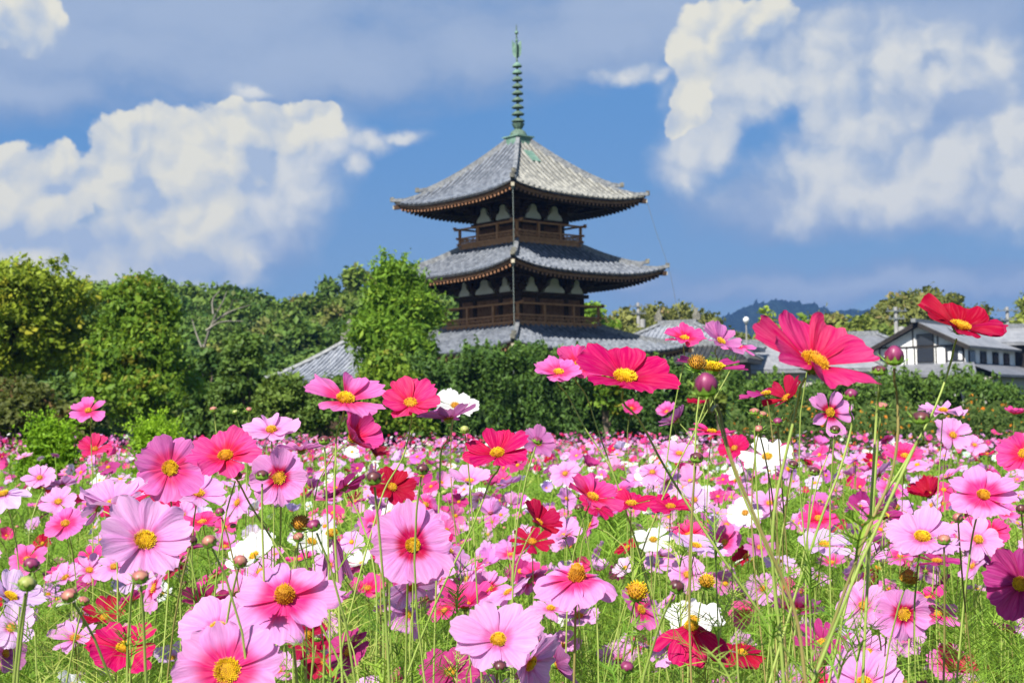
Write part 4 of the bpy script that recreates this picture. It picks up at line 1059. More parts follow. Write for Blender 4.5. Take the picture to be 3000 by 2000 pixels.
# ================================================================== hedges
def hedge(name, label, prof, depth, thick, mat, seed, n, leaf, shoots, bottom=-0.5, elong=1.2):
    """prof: (px, top py) along the hedge."""
    rng = np.random.default_rng(seed)
    xs = np.array([a for a, _ in prof]); ys = np.array([b for _, b in prof])
    x0 = at(xs[0], 900, depth); x1 = at(xs[-1], 900, depth); c = (x0 + x1) / 2
    t = thing(name, label, 'hedge', (c[0], c[1], -0.95), 0)
    nc = n // 12
    px = rng.uniform(xs[0], xs[-1], nc)
    top = np.interp(px, xs, ys) + 9 * np.sin(px * 0.045) + 6 * np.sin(px * 0.11 + 1)
    zt = np.array([at(a, b, depth)[2] for a, b in zip(px, top)]) + 0.95
    f_ = rng.random(nc); zz = np.where(f_ < 0.25, zt * (1 - 0.12 * rng.random(nc)), zt * rng.random(nc))
    bul = 0.35 * np.sin(px * 0.07) + 0.25 * np.sin(px * 0.031 + zz * 1.7)
    yy = np.where(f_ < 0.25, rng.uniform(-thick / 2, thick / 2, nc), -thick / 2 + bul + rng.normal(0, 0.22, nc) + 0.45 * np.clip(zz / np.maximum(zt, .1), 0, 1) ** 4)
    xw = np.array([at(a, 900, depth)[0] for a in px]) - c[0]
    cc = np.stack([xw, yy, zz], 1)
    ct = np.clip(rng.normal(0.45, 0.24, nc), 0, 1); ci = rng.integers(0, nc, n)
    p = cc[ci] + rng.normal(size=(n, 3)) * leaf * np.array([1.5, 1.3, 1.7])
    # upright leader shoots
    ns = shoots; sp_ = rng.uniform(xs[0], xs[-1], ns); per = 26
    stp = np.array([[at(a, 900, depth)[0] - c[0], rng.uniform(-thick / 2, thick / 3), at(a, b, depth)[2] + 0.90] for a, b in zip(sp_, np.interp(sp_, xs, ys) + 9 * np.sin(sp_ * 0.045))])
    hgt = rng.uniform(0.2, 0.75, ns)
    ps = np.repeat(stp, per, 0); k = rng.random(ns * per); ps[:, 2] += k * np.repeat(hgt, per) - 0.15; ps[:, :2] += rng.normal(size=(ns * per, 2)) * (0.09 * (1.1 - k))[:, None]
    p = np.concatenate([p, ps]); tint = np.concatenate([ct[ci] + rng.normal(0, 0.12, n), np.repeat(rng.uniform(0.5, 1, ns), per)]); N = len(p)
    nn = np.array([0, -0.5, 0.4]) + rng.normal(size=(N, 3)) * 0.8; nn /= np.linalg.norm(nn, axis=1, keepdims=True)
    ref = rng.normal(size=(N, 3)) + np.array([0, 0, 0.9]); tt = ref - nn * (ref * nn).sum(1, keepdims=True); tt /= np.linalg.norm(tt, axis=1, keepdims=True); b = np.cross(nn, tt)
    s = leaf * rng.uniform(0.65, 1.3, (N, 1)) * elong; w = s * 0.5 / elong
    V = np.stack([p - tt * s, p + b * w, p + tt * s, p - b * w], 1).reshape(-1, 3)
    mk('foliage', V, [np.arange(4 * N).reshape(N, 4)], LG[mat], t, col=np.repeat(np.stack([np.clip(tint, 0, 1), rng.random(N) * 0.9, tint], 1), 4, 0))
    mb = MB()
    for i in range(14):
        xx = rng.uniform(x0[0], x1[0]) - c[0]; mb.tube(spline([(xx, 0, -0.3), (xx + rng.normal(0, .1), rng.normal(0, .1), 0.9), (xx + rng.normal(0, .25), rng.normal(0, .15), 1.8)], 6), np.linspace(0.06, 0.02, 6), 5)
    mb.build('branch', [M_BARK], t)
    # dense shaded twig mass inside, so the hedge does not show daylight
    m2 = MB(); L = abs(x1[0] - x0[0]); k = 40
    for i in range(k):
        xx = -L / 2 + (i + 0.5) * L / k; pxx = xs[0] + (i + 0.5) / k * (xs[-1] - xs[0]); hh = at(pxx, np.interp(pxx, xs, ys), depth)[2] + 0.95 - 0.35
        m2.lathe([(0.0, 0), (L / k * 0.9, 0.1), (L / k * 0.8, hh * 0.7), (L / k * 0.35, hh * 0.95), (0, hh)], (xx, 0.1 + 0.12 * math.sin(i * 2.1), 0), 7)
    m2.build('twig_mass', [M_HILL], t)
    return t


hedge('hedge', 'tall dark evergreen hedge with pointed shoots in front of the pagoda', [(830, 885), (880, 850), (960, 836), (1040, 830), (1085, 806), (1150, 806), (1230, 812), (1330, 818), (1400, 838), (1500, 846), (1600, 842), (1700, 850)], 53, 1.6, 'dark', 50, 26000, 0.085, 150)
hedge('hedge', 'lower rounded hedge along the front of the white gabled house', [(1670, 862), (1740, 884), (1850, 888), (1960, 884), (2080, 872), (2150, 878), (2230, 868), (2290, 882), (2330, 915), (2350, 960)], 47, 1.8, 'dark', 51, 22000, 0.08, 60)
for i, (px, top, w, lab) in enumerate(((1650, 822, 150, 'loose yellow-green bush poking above the hedge by the purple bud'), (1400, 850, 110, 'small olive bush on top of the tall hedge'))):
    tree('leafy_shrub', lab, 'shrub', px, top, 960, w, 50, 'irregular', 'bamboo' if i == 0 else 'mid', 60 + i, 16, dens=0.8)

# bed of orange flowers in front of the lower hedge (uncountable mass)
rng = np.random.default_rng(71)
n = 9000; px = rng.uniform(1680, 2400, n); d = rng.uniform(27, 33, n)
pos = np.array([at(a, 985, b) for a, b in zip(px, d)]); gzz = gz(pos[:, 0], pos[:, 1]); topz = np.array([at(a, 935 + 22 * math.sin(a * 0.03) + 14 * math.sin(a * .081) , b)[2] for a, b in zip(px, d)])
pos[:, 2] = gzz + (topz - gzz) * rng.random(n) ** 0.55
isf = rng.random(n) < 0.085
nn = rng.normal(size=(n, 3)) + np.array([0, -0.6, 0.6]); nn /= np.linalg.norm(nn, axis=1, keepdims=True); ref = rng.normal(size=(n, 3)); tt = ref - nn * (ref * nn).sum(1, keepdims=True); tt /= np.linalg.norm(tt, axis=1, keepdims=True); b = np.cross(nn, tt)
s = np.where(isf, 0.035, 0.075)[:, None] * rng.uniform(0.7, 1.3, (n, 1)); w = np.where(isf[:, None], s, s * 0.45)
V = np.stack([pos - tt * s, pos + b * w, pos + tt * s, pos - b * w], 1).reshape(-1, 3)
cg = np.array([0.05, 0.10, 0.02]) + rng.random((n, 1)) * np.array([0.09, 0.10, 0.03]); co = np.array([0.75, 0.20, 0.015]) + rng.random((n, 1)) * np.array([0.05, 0.14, 0.02])
kind(mk('orange_flower_bed', V, [np.arange(4 * n).reshape(n, 4)], M_MASS, col=np.repeat(np.where(isf[:, None], co, cg), 4, 0)), 'stuff')

# person in a dark cap behind the bright bush
M_SKIN = surf('skin', (0.50, 0.30, 0.20), (0.56, 0.35, 0.25), 20, 0.6, 0.3); M_NAVY = surf('navy_cloth', (0.012, 0.014, 0.024), (0.022, 0.024, 0.036), 12, 0.85, 0.15)
c = at(397, 1000, 33.0); zg = float(gz(np.array(c[0]), np.array(c[1]))); hz = at(397, 985, 33.0)[2]
per = thing('person', 'person in a dark cap half hidden behind the bright green bush', 'person', (c[0], c[1], zg), R(25)); hh = hz - zg
sk = [(0, 0, hh * 0.52), (0, 0, hh * 0.62), (0, 0.0, hh * 0.75), (0, 0, hh * 0.84), (0, -0.01, hh * 0.90), (0, -0.02, hh * 0.97)] + [(s_ * 0.19, 0, hh * 0.80) for s_ in (-1, 1)] + [(s_ * 0.25, -0.02, hh * 0.63) for s_ in (-1, 1)] + [(s_ * 0.22, -0.16, hh * 0.53) for s_ in (-1, 1)] + [(s_ * 0.10, 0, hh * 0.50) for s_ in (-1, 1)] + [(s_ * 0.11, -0.02, hh * 0.27) for s_ in (-1, 1)] + [(s_ * 0.11, 0.02, 0.05) for s_ in (-1, 1)] + [(s_ * 0.12, -0.14, 0.03) for s_ in (-1, 1)]
ed = [(0, 1), (1, 2), (2, 3), (3, 4), (4, 5), (2, 6), (6, 8), (8, 10), (2, 7), (7, 9), (9, 11), (0, 12), (12, 14), (14, 16), (16, 18), (0, 13), (13, 15), (15, 17), (17, 19)]
rad = [.15, .14, .16, .06, .085, .085, .06, .06, .045, .045, .035, .035, .09, .09, .065, .065, .045, .045, .04, .04]
me = bpy.data.meshes.new('body'); me.from_pydata(sk, ed, []); po = bpy.data.objects.new('body', me); COL.objects.link(po); po.parent = per; me.materials.append(M_SKIN)
sm = po.modifiers.new('skin', 'SKIN')
for i, v in enumerate(me.skin_vertices[0].data): v.radius = (rad[i], rad[i]); v.use_root = (i == 0)
po.modifiers.new('sub', 'SUBSURF').levels = 1
q = MB(); q.lathe([(0.105, 0.0), (0.112, 0.05), (0.09, 0.12), (0.0, 0.15)], (0, -0.02, hh * 0.97), 14); q.box((0, -0.15, hh * 0.97 + 0.015), (0.16, 0.12, 0.015)); q.build('cap', [M_NAVY], per, True)
q = MB(); q.lathe([(0.19, hh * 0.50), (0.21, hh * 0.62), (0.22, hh * 0.76), (0.12, hh * 0.83), (0.07, hh * 0.845)], k=14); q.build('jacket', [M_NAVY], per, True)
for s_ in (-1, 1):
    q = MB(); q.lathe([(0.07, 0.06), (0.085, hh * 0.27), (0.115, hh * 0.52)], (s_ * 0.105, -0.01, 0), 10); q.build('trouser_leg', [M_NAVY], per, True)


# ================================================================== haze: one box of thin even air
mh, T = new_mat('haze_air')
pv = T.n('ShaderNodeVolumePrincipled'); pv.inputs['Color'].default_value = (0.22, 0.44, 1.0, 1); pv.inputs['Density'].default_value = 0.00020; pv.inputs['Anisotropy'].default_value = 0.2
T.t.links.new(pv.outputs[0], T.n('ShaderNodeOutputMaterial').inputs['Volume'])
q = MB(); q.box((0, 1700, 85), (2700, 3700, 200)); hz_o = kind(q.build('haze', [mh]), 'stuff')


# ================================================================== cosmos flowers
def petal_grid(rng, Rr, hw, cup, curl, ruf, nu=9, nv=10, tooth=1.0, lenj=0.06):
    """One petal along +X in the flower's frame (Z is the flower's axis)."""
    u = np.linspace(-1, 1, nu)[None, :] * np.ones((nv, 1)); v = np.linspace(0, 1, nv)[:, None] * np.ones((1, nu))
    L = Rr * (1 + rng.normal(0, lenj)); r0 = 0.07 * Rr; hw = hw * Rr * (1 + rng.normal(0, 0.06))
    w = hw * (0.14 + 0.86 * np.sin(np.minimum(v / 0.80, 1) * math.pi / 2) ** 1.15) * (1 - 0.20 * np.clip((v - 0.80) / 0.20, 0, 1) ** 2)
    ph = rng.uniform(-0.5, 0.5)
    tip = 1 - 0.12 * np.abs(u) ** 2.6 + tooth * rng.uniform(0.02, 0.075) * np.cos(2.6 * math.pi * (u + ph * 0.4)) * (1 - np.abs(u) ** 4)
    x = r0 + (L * (1 + (tip - 1) * v ** 3) - r0) * v
    y = u * w + rng.normal(0, 0.035) * Rr * v ** 2
    c = cup + rng.normal(0, 0.07)
    z = Rr * (c * v + curl * v ** 2)
    z = z + Rr * (rng.normal(0.05, 0.07) * u ** 2 * np.sin(v * math.pi * 0.75) + ruf * v ** 2 * np.sin(u * rng.uniform(2.2, 4.2) + rng.uniform(0, 6.28)) + rng.normal(0, 0.06) * u * v)
    z = z + Rr * 0.024 * np.cos(u * math.pi * 3.0) * np.sin(np.clip(v, 0, 1) * math.pi * 0.9)
    # keep length when cupped
    k = 1 / np.sqrt(1 + (c + curl) ** 2); x = r0 + (x - r0) * (k * 0.75 + 0.25)
    V = np.stack([x, y, z], -1).reshape(-1, 3); uv = np.stack([u * 0.5 + 0.5, v], -1).reshape(-1, 2)
    i = np.arange(nu * nv).reshape(nv, nu)
    return V, np.stack([i[:-1, :-1], i[:-1, 1:], i[1:, 1:], i[1:, :-1]], -1).reshape(-1, 4), uv


def rotz(V, a):
    c, s = math.cos(a), math.sin(a); return V @ np.array([[c, s, 0], [-s, c, 0], [0, 0, 1]])


def corolla(rng, Rr, n=8, hw=0.31, cup=0.15, curl=0.0, ruf=0.04, phase=None, jit=0.09, nu=9, nv=10, gaps=()):
    phase = rng.uniform(0, 6.28) if phase is None else phase
    out = []
    for i in range(n):
        if i in gaps: continue
        V, Fq, uv = petal_grid(rng, Rr, hw, cup, curl, ruf, nu, nv)
        V[:, 2] += Rr * (0.012 if i % 2 else -0.012)
        out.append((rotz(V, phase + 2 * math.pi * i / n + rng.normal(0, jit)), Fq, uv))
    return out


def disc_arrays(rng, r, tall=0.55, n=90, spent=False):
    """Domed centre: inner closed florets and outer ring of open ones with dark anthers."""
    mb = MB(); k = 12
    mb.lathe([(r * 0.75, -0.25 * r), (r * 0.92, 0.0), (r * 0.86, tall * r * 0.45), (r * 0.6, tall * r * 0.8), (r * 0.3, tall * r * 0.95), (0.0, tall * r)], k=k, m=1)
    for i in range(n):
        q = math.sqrt((i + 0.5) / n); a = i * 2.39996; rr = r * q * 0.97
        z = tall * r * (1 - q ** 2.2); h = r * (0.13 + 0.20 * (q > 0.55) * rng.uniform(0.5, 1.2)); w = r * rng.uniform(0.045, 0.075)
        d = np.array([math.cos(a) * q * 0.75, math.sin(a) * q * 0.75, 1.0]); d /= np.linalg.norm(d)
        b = np.array([rr * math.cos(a), rr * math.sin(a), z - 0.05 * r]); t1 = np.cross(d, [0.3, 0.7, 0.1]); t1 /= np.linalg.norm(t1); t2 = np.cross(d, t1)
        ring = [b + t1 * w, b + t2 * w, b - t1 * w, b - t2 * w]; mid = [p + d * h for p in ring]; top = b + d * (h * 1.45)
        mi = 0 if (q < 0.55 or rng.random() < 0.80) else 1
        if q > 0.55 and rng.random() < 0.30: mi = 1
        mb.add(ring + mid + [top], [(0, 1, 5, 4), (1, 2, 6, 5), (2, 3, 7, 6), (3, 0, 4, 7)], mi if q < 0.55 else 1 if rng.random() < 0.35 else 0)
        mb.add(mid + [top], [(0, 1, 4), (1, 2, 4), (2, 3, 4), (3, 0, 4)], 0)
    return mb


def calyx_mb(rng, r, Rr, splay=0.35):
    mb = MB()
    mb.lathe([(0.0, -0.95 * r), (0.28 * r, -0.92 * r), (0.72 * r, -0.6 * r), (0.88 * r, -0.22 * r), (0.6 * r, -0.12 * r)], k=12)
    for i in range(8):
        a = i * math.pi / 4 + rng.normal(0, 0.1); d = np.array([math.cos(a), math.sin(a), 0]); t = np.array([-math.sin(a), math.cos(a), 0])
        p0 = d * r * 0.5 - np.array([0, 0, 0.75 * r]); p1 = d * r * 1.15 + np.array([0, 0, -0.55 * r - splay * r * 0.2]); p2 = d * r * 1.75 + np.array([0, 0, -0.30 * r + rng.normal(0, 0.25) * r])
        w = 0.14 * r
        mb.add([p0 - t * w, p0 + t * w, p1 + t * w, p1 - t * w, p2], [(0, 1, 2, 3), (3, 2, 4)])
    return mb


def feather(rng, o, d, L, npair=6, w=0.0009):
    """Thread-like pinnate cosmos leaf as thin blades: verts (n,3,3) of triangles."""
    d = d / np.linalg.norm(d); s = np.cross(d, [0, 0, 1.0]) + rng.normal(0, 0.15, 3); s /= np.linalg.norm(s); up = np.cross(s, d)
    tris = []
    nseg = 5; prev = None
    pts = []
    for i in range(nseg + 1):
        t = i / nseg; pts.append(o + d * L * t + up * L * 0.18 * math.sin(t * 2.4) - np.array([0, 0, 1]) * L * 0.18 * t * t)
    pts = np.array(pts)
    wv = np.array([rng.normal(), rng.normal(), rng.normal()]); wv /= np.linalg.norm(wv)
    for i in range(nseg):
        a, b = pts[i], pts[i + 1]; k = w * (1.15 - 0.8 * i / nseg); k2 = w * (1.15 - 0.8 * (i + 1) / nseg)
        tris += [[a - s * k, a + s * k, b + s * k2], [a - s * k, b + s * k2, b - s * k2]]
    for j in range(npair):
        t = min(0.97, 0.18 + 0.8 * (j + rng.uniform(-0.45, 0.45)) / npair); i = min(int(t * nseg), nseg - 1); a = pts[i] + (pts[i + 1] - pts[i]) * (t * nseg - i)
        ll = L * (0.55 - 0.35 * t) * rng.uniform(0.7, 1.25)
        for sg in (-1, 1):
            dd = d * rng.uniform(0.5, 1.0) + s * sg * rng.uniform(0.3, 1.0) + up * rng.normal(0.05, 0.35); dd /= np.linalg.norm(dd); e = a + dd * ll; q = np.cross(dd, up); q /= np.linalg.norm(q)
            m_ = a + dd * ll * 0.5 + up * ll * 0.06
            tris += [[a - q * w * 0.7, a + q * w * 0.7, m_ + q * w * 0.65], [a - q * w * 0.7, m_ + q * w * 0.65, m_ - q * w * 0.65], [m_ - q * w * 0.65, m_ + q * w * 0.65, e]]
            if L > 0.07 and j < npair - 1:
                e2 = m_ + (dd * 0.8 - s * sg * 0.5 + up * 0.2) * ll * 0.4; tris += [[m_ - q * w * 0.5, m_ + q * w * 0.5, e2]]
    return np.array(tris)


def tris_obj(name, T3, mat, parent, origin, rng):
    n = len(T3); V = T3.reshape(-1, 3) - np.array(origin)
    t = np.repeat(np.clip(rng.normal(0.55, 0.2, n), 0, 1), 3)
    return mk(name, V, [np.arange(3 * n).reshape(n, 3)], mat, parent, col=np.stack([t, t * 0 + rng.random(), t], 1))


TEX_HALF = {}
CAMX, CAMY, CAMZ = CR, CU, CB


def hero_frame(theta, phi):
    th, ph = R(theta), R(phi)
    return math.sin(th) * math.cos(ph) * CAMX + math.sin(th) * math.sin(ph) * CAMY + math.cos(th) * CAMZ


def stem_curve(head, n, rng, way, depth, base=None):
    pts = [head - n * 0.004, head - n * (0.012 if way else 0.032)]
    if way:
        for w in way:
            px, py = w[0], w[1]; pts.append(at(px, py, depth + (w[2] if len(w) > 2 else 0.02)))
        last = pts[-1]; prev = pts[-2]; d = (last - prev); d = d / max(np.linalg.norm(d), 1e-6)
        if d[2] > -0.5: d = np.array([d[0], d[1], -0.8])
        k = (last[2] + 0.05) / max(-d[2], 0.3); gx_ = last[:2] + d[:2] * k * 0.45
        if last[2] > 0.1: pts.append(np.array([gx_[0], gx_[1], float(gz(gx_[0], gx_[1])) - 0.02]))
    else:
        q = pts[-1]; b = q[:2] - n[:2] * 0.07 + rng.normal(0, 0.045, 2)
        if base is not None: b = np.array(base)
        zg = float(gz(b[0], b[1]))
        pts.append(np.array([q[0] * 0.65 + b[0] * 0.35 - n[0] * 0.02, q[1] * 0.65 + b[1] * 0.35 - n[1] * 0.02, zg + (q[2] - zg) * 0.72]))
        pts.append(np.array([b[0] + rng.normal(0, 0.012), b[1], zg + (q[2] - zg) * 0.35])); pts.append(np.array([b[0], b[1], zg - 0.02]))
    return spline(pts, 8 + 5 * (len(pts) - 1))


def stem_obj(curve, base, parent, r_top, r_bot, mat):
    n = len(curve); V, Fq, caps = tube_arrays(curve, np.linspace(r_top, r_bot, n), 7)
    return mk('stem', V - base, [Fq], mat, parent, smooth=True)


def leaf_obj(rng, curve, base, parent, count, L, w=0.0010, lo=0.45, hi=0.95):
    if count == 0: return
    for i in range(count):
        k = int(len(curve) * rng.uniform(lo, hi)); k = min(max(k, 1), len(curve) - 2); o = curve[k]; ax = curve[k - 1] - curve[k + 1]; ax /= np.linalg.norm(ax)
        a = rng.uniform(0, 6.28); s = np.cross(ax, [math.cos(a), math.sin(a), 0.2]); s /= np.linalg.norm(s)
        for sg in (-1, 1): tris_obj('leaf', feather(rng, o, s * sg + ax * 0.7, L * rng.uniform(0.7, 1.2), 6, w), M_FEATHER, parent, base, rng)


def to_obj(o, Rm, head, base):
    """Place a part modelled in the flower's frame: rows of Rm are its axes."""
    p = np.asarray(head) - np.asarray(base)
    o.matrix_basis = Matrix(((Rm[0][0], Rm[1][0], Rm[2][0], p[0]), (Rm[0][1], Rm[1][1], Rm[2][1], p[1]), (Rm[0][2], Rm[1][2], Rm[2][2], p[2]), (0, 0, 0, 1)))


seedc = [1000]


def hero(px, py, W, theta, phi, color, label, cup=0.15, curl=0.0, hw=0.335, n=8, ruf=0.045, dia=0.084, phase=None, jit=0.09, disc=0.19, tall=0.55, way=None, leaves=0, gaps=(), seed=None, stemw=1.0, dd=0.0):
    seedc[0] += 1; rng = np.random.default_rng(seed or seedc[0])
    W_ = W; W = W * 0.94; tall = tall * rng.uniform(0.75, 1.35); depth = dia * F / W + dd; head = at(px, py, depth); nrm = hero_frame(theta, phi); Rr = dia / 2; big = W > 88
    Rm = frame_from_normal(nrm)
    cv = stem_curve(head - nrm * Rr * disc * 0.9, nrm, rng, way, depth); base = cv[-1].copy()
    t = thing('cosmos_flower', label, 'flower', base)
    pets = corolla(rng, Rr, n, hw, cup, curl, ruf, phase, jit, 11 if W > 150 else 7, 12 if W > 150 else 7, gaps)
    for V, Fq, uv in pets:
        o = mk('petal', V, [Fq], PM[color], t, uv=uv, smooth=True); to_obj(o, Rm, head, base)
    o = disc_arrays(rng, Rr * disc, tall, 170 if W > 150 else 80 if big else 44).build('disc', [M_YEL if rng.random() < 0.65 else M_AMB, M_ANTH], t); to_obj(o, Rm, head + nrm * Rr * 0.02, base)
    o = calyx_mb(rng, Rr * disc * 0.85, Rr).build('calyx', [M_CALYX], t); to_obj(o, Rm, head, base)
    stem_obj(cv, base, t, 0.0010 * stemw, 0.0017 * stemw, M_STEM if rng.random() < 0.86 else M_STEM_R)
    leaf_obj(rng, cv, base, t, leaves if leaves else (3 if way else int(rng.integers(0, 3))), 0.085, 0.0011)
    return t


def bud(px, py, W, label, mat, color_h=1.0, theta=70, phi=90, dia=0.013, way=None, leaves=0, depth=None, open_=0.0):
    seedc[0] += 1; rng = np.random.default_rng(seedc[0])
    depth = depth or dia * F / W; dia = 0.86 * W * depth / F; head = at(px, py, depth); nrm = hero_frame(theta, phi); r = dia / 2; Rm = frame_from_normal(nrm)
    cv = stem_curve(head - nrm * r * 0.7, nrm, rng, way, depth); base = cv[-1].copy()
    t = thing('cosmos_bud', label, 'flower bud', base)
    k = 16; prof = [(0.55, -0.6), (0.92, -0.25), (1.0, 0.1), (0.88, 0.45 * color_h), (0.6, 0.75 * color_h), (0.28, 0.95 * color_h), (0.0, 1.0 * color_h)]
    mb = MB(); V = []
    for (rr, z) in prof:
        for j in range(k):
            a = 2 * math.pi * j / k; q = r * rr * (1 + 0.085 * (1 if j % 2 else -1)); V.append((q * math.cos(a + z * 0.5), q * math.sin(a + z * 0.5), r * z))
    mb.add(V, [(i * k + j, i * k + (j + 1) % k, (i + 1) * k + (j + 1) % k, (i + 1) * k + j) for i in range(len(prof) - 1) for j in range(k)])
    o = mb.build('bud', [mat], t, True); to_obj(o, Rm, head, base)
    mc = MB(); mc.lathe([(0, -0.95 * r), (0.3 * r, -0.92 * r), (0.75 * r, -0.75 * r), (1.03 * r, -0.35 * r), (1.0 * r, -0.05 * r)], k=14)
    for i in range(8):
        a = i * math.pi / 4 + 0.2; d = np.array([math.cos(a), math.sin(a), 0]); tt = np.array([-math.sin(a), math.cos(a), 0]); L = r * rng.uniform(1.6, 2.4)
        p0 = d * r * 0.7 + np.array([0, 0, -0.75 * r]); p1 = d * (r * 1.25) + np.array([0, 0, -0.45 * r]); p2 = d * L + np.array([0, 0, r * rng.uniform(-0.35, 0.35)])
        mc.add([p0 - tt * r * 0.2, p0 + tt * r * 0.2, p1 + tt * r * 0.14, p1 - tt * r * 0.14, p2], [(0, 1, 2, 3), (3, 2, 4)])
    for i in range(8):
        a = i * math.pi / 4; d = np.array([math.cos(a), math.sin(a), 0]); tt = np.array([-math.sin(a), math.cos(a), 0])
        mc.add([d * r * 1.0 - tt * r * 0.35 + np.array([0, 0, -0.35 * r]), d * r * 1.0 + tt * r * 0.35 + np.array([0, 0, -0.35 * r]), d * r * 1.06 + np.array([0, 0, 0.45 * r])], [(0, 1, 2)])
    o = mc.build('calyx', [M_CALYX], t); to_obj(o, Rm, head, base)
    stem_obj(cv, base, t, 0.0009, 0.0015, M_STEM if rng.random() < 0.7 else M_STEM_R)
    leaf_obj(rng, cv, base, t, leaves if leaves else int(rng.integers(0, 3)), 0.07, 0.0010)
    return t


def spent(px, py, W, label, dia=0.02, way=None, mat=None):
    seedc[0] += 1; rng = np.random.default_rng(seedc[0]); depth = dia * F / W; head = at(px, py, depth); nrm = hero_frame(65, 80); Rm = frame_from_normal(nrm)
    cv = stem_curve(head - nrm * dia * 0.3, nrm, rng, way, depth); base = cv[-1].copy(); t = thing('cosmos_seed_head', label, 'seed head', base)
    o = disc_arrays(rng, dia / 2, 1.1, 90).build('disc', [mat or M_SPENT, M_ANTH], t); to_obj(o, Rm, head, base)
    o = calyx_mb(rng, dia / 2 * 0.9, dia).build('calyx', [M_CALYX], t); to_obj(o, Rm, head, base)
    stem_obj(cv, base, t, 0.0009, 0.0015, M_STEM); return t


HEROES = []


def H(*a, **k): HEROES.append((a[0], a[1], a[2])); return hero(*a, **k)


# --- tall flowers against the hedge, roofs and sky (right half)
H(1435, 870, 266, 64, 84, 'crimson', 'large deep crimson-pink cosmos with wide gaps between petals before the hedge', cup=0.15, hw=0.36, n=7, phase=0.30, ruf=0.03, disc=0.20, tall=0.4, dia=0.10, way=[(1462, 955), (1520, 1060), (1600, 1190), (1720, 1370), (1850, 1560, 0.05)])
H(2205, 752, 228, 67, 80, 'red', 'scarlet-red cosmos held highest of all in front of the white gabled house', cup=0.20, hw=0.36, n=7, phase=0.5, disc=0.20, tall=0.3, dia=0.092, way=[(2188, 815), (2150, 930), (2080, 1060), (2000, 1190), (1945, 1380), (1905, 1560)])
H(1868, 836, 335, 63, 66, 'rose', 'largest hot magenta cosmos with a tilted yellow centre below the grey roofs', cup=0.22, hw=0.36, n=7, phase=0.65, disc=0.19, tall=0.6, dia=0.10, way=[(1838, 895), (1808, 1030), (1780, 1160), (1775, 1300), (1790, 1440), (1800, 1560)])
H(1636, 846, 175, 86, 84, 'magenta', 'half-bare purple cosmos seen edge-on with only two petals left', cup=0.16, curl=-0.05, hw=0.28, n=8, phase=0.15, gaps=(2, 3, 5, 6, 7), disc=0.30, tall=0.6, way=[(1636, 905), (1660, 1000), (1700, 1120), (1770, 1280), (1830, 1450)])
H(1283, 856, 128, 62, 88, 'pink', 'pink cosmos nearer the pagoda overlapping its redder twin', cup=0.16, hw=0.36, way=[(1298, 900), (1345, 985), (1400, 1070), (1440, 1180)])
H(1328, 841, 125, 56, 68, 'hot', 'hot pink cosmos tucked behind a paler pink one left of the crimson bloom', cup=0.22, hw=0.36, way=[(1345, 905), (1372, 985), (1405, 1075)])
H(1572, 778, 108, 66, 88, 'hot', 'hot pink cosmos at head height before the temple annex roof', cup=0.14, hw=0.36, way=[(1572, 815), (1560, 880), (1545, 960), (1533, 1050)])
H(1655, 785, 118, 60, 60, 'mauve', 'mauve-pink ragged cosmos standing just right of a hot pink one by the roof', cup=0.3, hw=0.33, ruf=0.08, way=[(1650, 830), (1632, 890), (1600, 980), (1560, 1060)])
H(1695, 795, 92, 74, 80, 'pink', 'small pink drooping cosmos third in the row by the annex roof', cup=-0.10, hw=0.32, way=[(1686, 830), (1650, 900), (1600, 985)])
H(1450, 938, 52, 50, 80, 'hot', 'small hot pink cosmos below the crimson bloom against the dark hedge', cup=0.2)
H(1808, 915, 118, 72, 130, 'red', 'narrow-petalled red cosmos half hidden under the large magenta bloom', cup=0.45, hw=0.22, way=[(1815, 960), (1822, 1060), (1800, 1200)])
H(1760, 905, 120, 86, 100, 'magenta', 'thin magenta petals seen edge-on left of the narrow red cosmos', cup=0.05, hw=0.25, gaps=(0, 1, 7, 6), phase=0.0)
H(1905, 947, 118, 22, 50, 'ring', 'lilac-pink star-shaped cosmos with a yellow button before the orange bed', cup=0.10, hw=0.27, jit=0.16, way=[(1908, 1010), (1880, 1100), (1850, 1250)])
H(1555, 965, 88, 112, 130, 'mauve', 'mauve cosmos showing its back against the hedge', cup=0.35, hw=0.30)
H(1532, 946, 56, 70, 120, 'pink', 'small pink cosmos peeping behind the back-facing mauve one', cup=0.4)
H(1602, 925, 52, 84, 90, 'red', 'small red cosmos seen from the side under the plum bud', cup=0.1)
H(2166, 944, 108, 78, 90, 'pale', 'ruffled lilac-pink cosmos seen from the side beside the leaning stem', cup=0.05, hw=0.36, ruf=0.14)
H(2188, 1000, 95, 34, 90, 'pale', 'pale pink five-petalled looking cosmos below the ruffled one', cup=0.25, hw=0.33, jit=0.15)
H(2238, 1022, 62, 45, 90, 'pale', 'small pale pink cosmos right below the five-petalled looking one', cup=0.1)
H(2352, 1042, 125, 55, 140, 'hot', 'deep pink cosmos cut by the frame edge below the house wall', cup=0.3, hw=0.36)
H(2330, 951, 52, 82, 90, 'hot', 'small cup-shaped pink cosmos standing alone on the hedge\'s end', cup=0.5)
H(2078, 1048, 98, 62, 95, 'hot', 'hot pink cosmos low between the two green stems', cup=0.25)
H(1762, 1050, 130, 58, 100, 'white', 'white ragged cosmos pair under the thick stems of the magenta bloom', cup=0.1, ruf=0.1)
H(1635, 992, 110, 84, 85, 'hot', 'flat hot pink cosmos seen edge-on below the hedge', cup=0.05, hw=0.28)
H(1688, 1030, 82, 55, 120, 'crimson', 'crimson cosmos between the thick stems above the white pair', cup=0.2)
H(1560, 1042, 92, 60, 90, 'pale', 'lilac cosmos in the green gap below the edge-on hot pink one', cup=0.15)
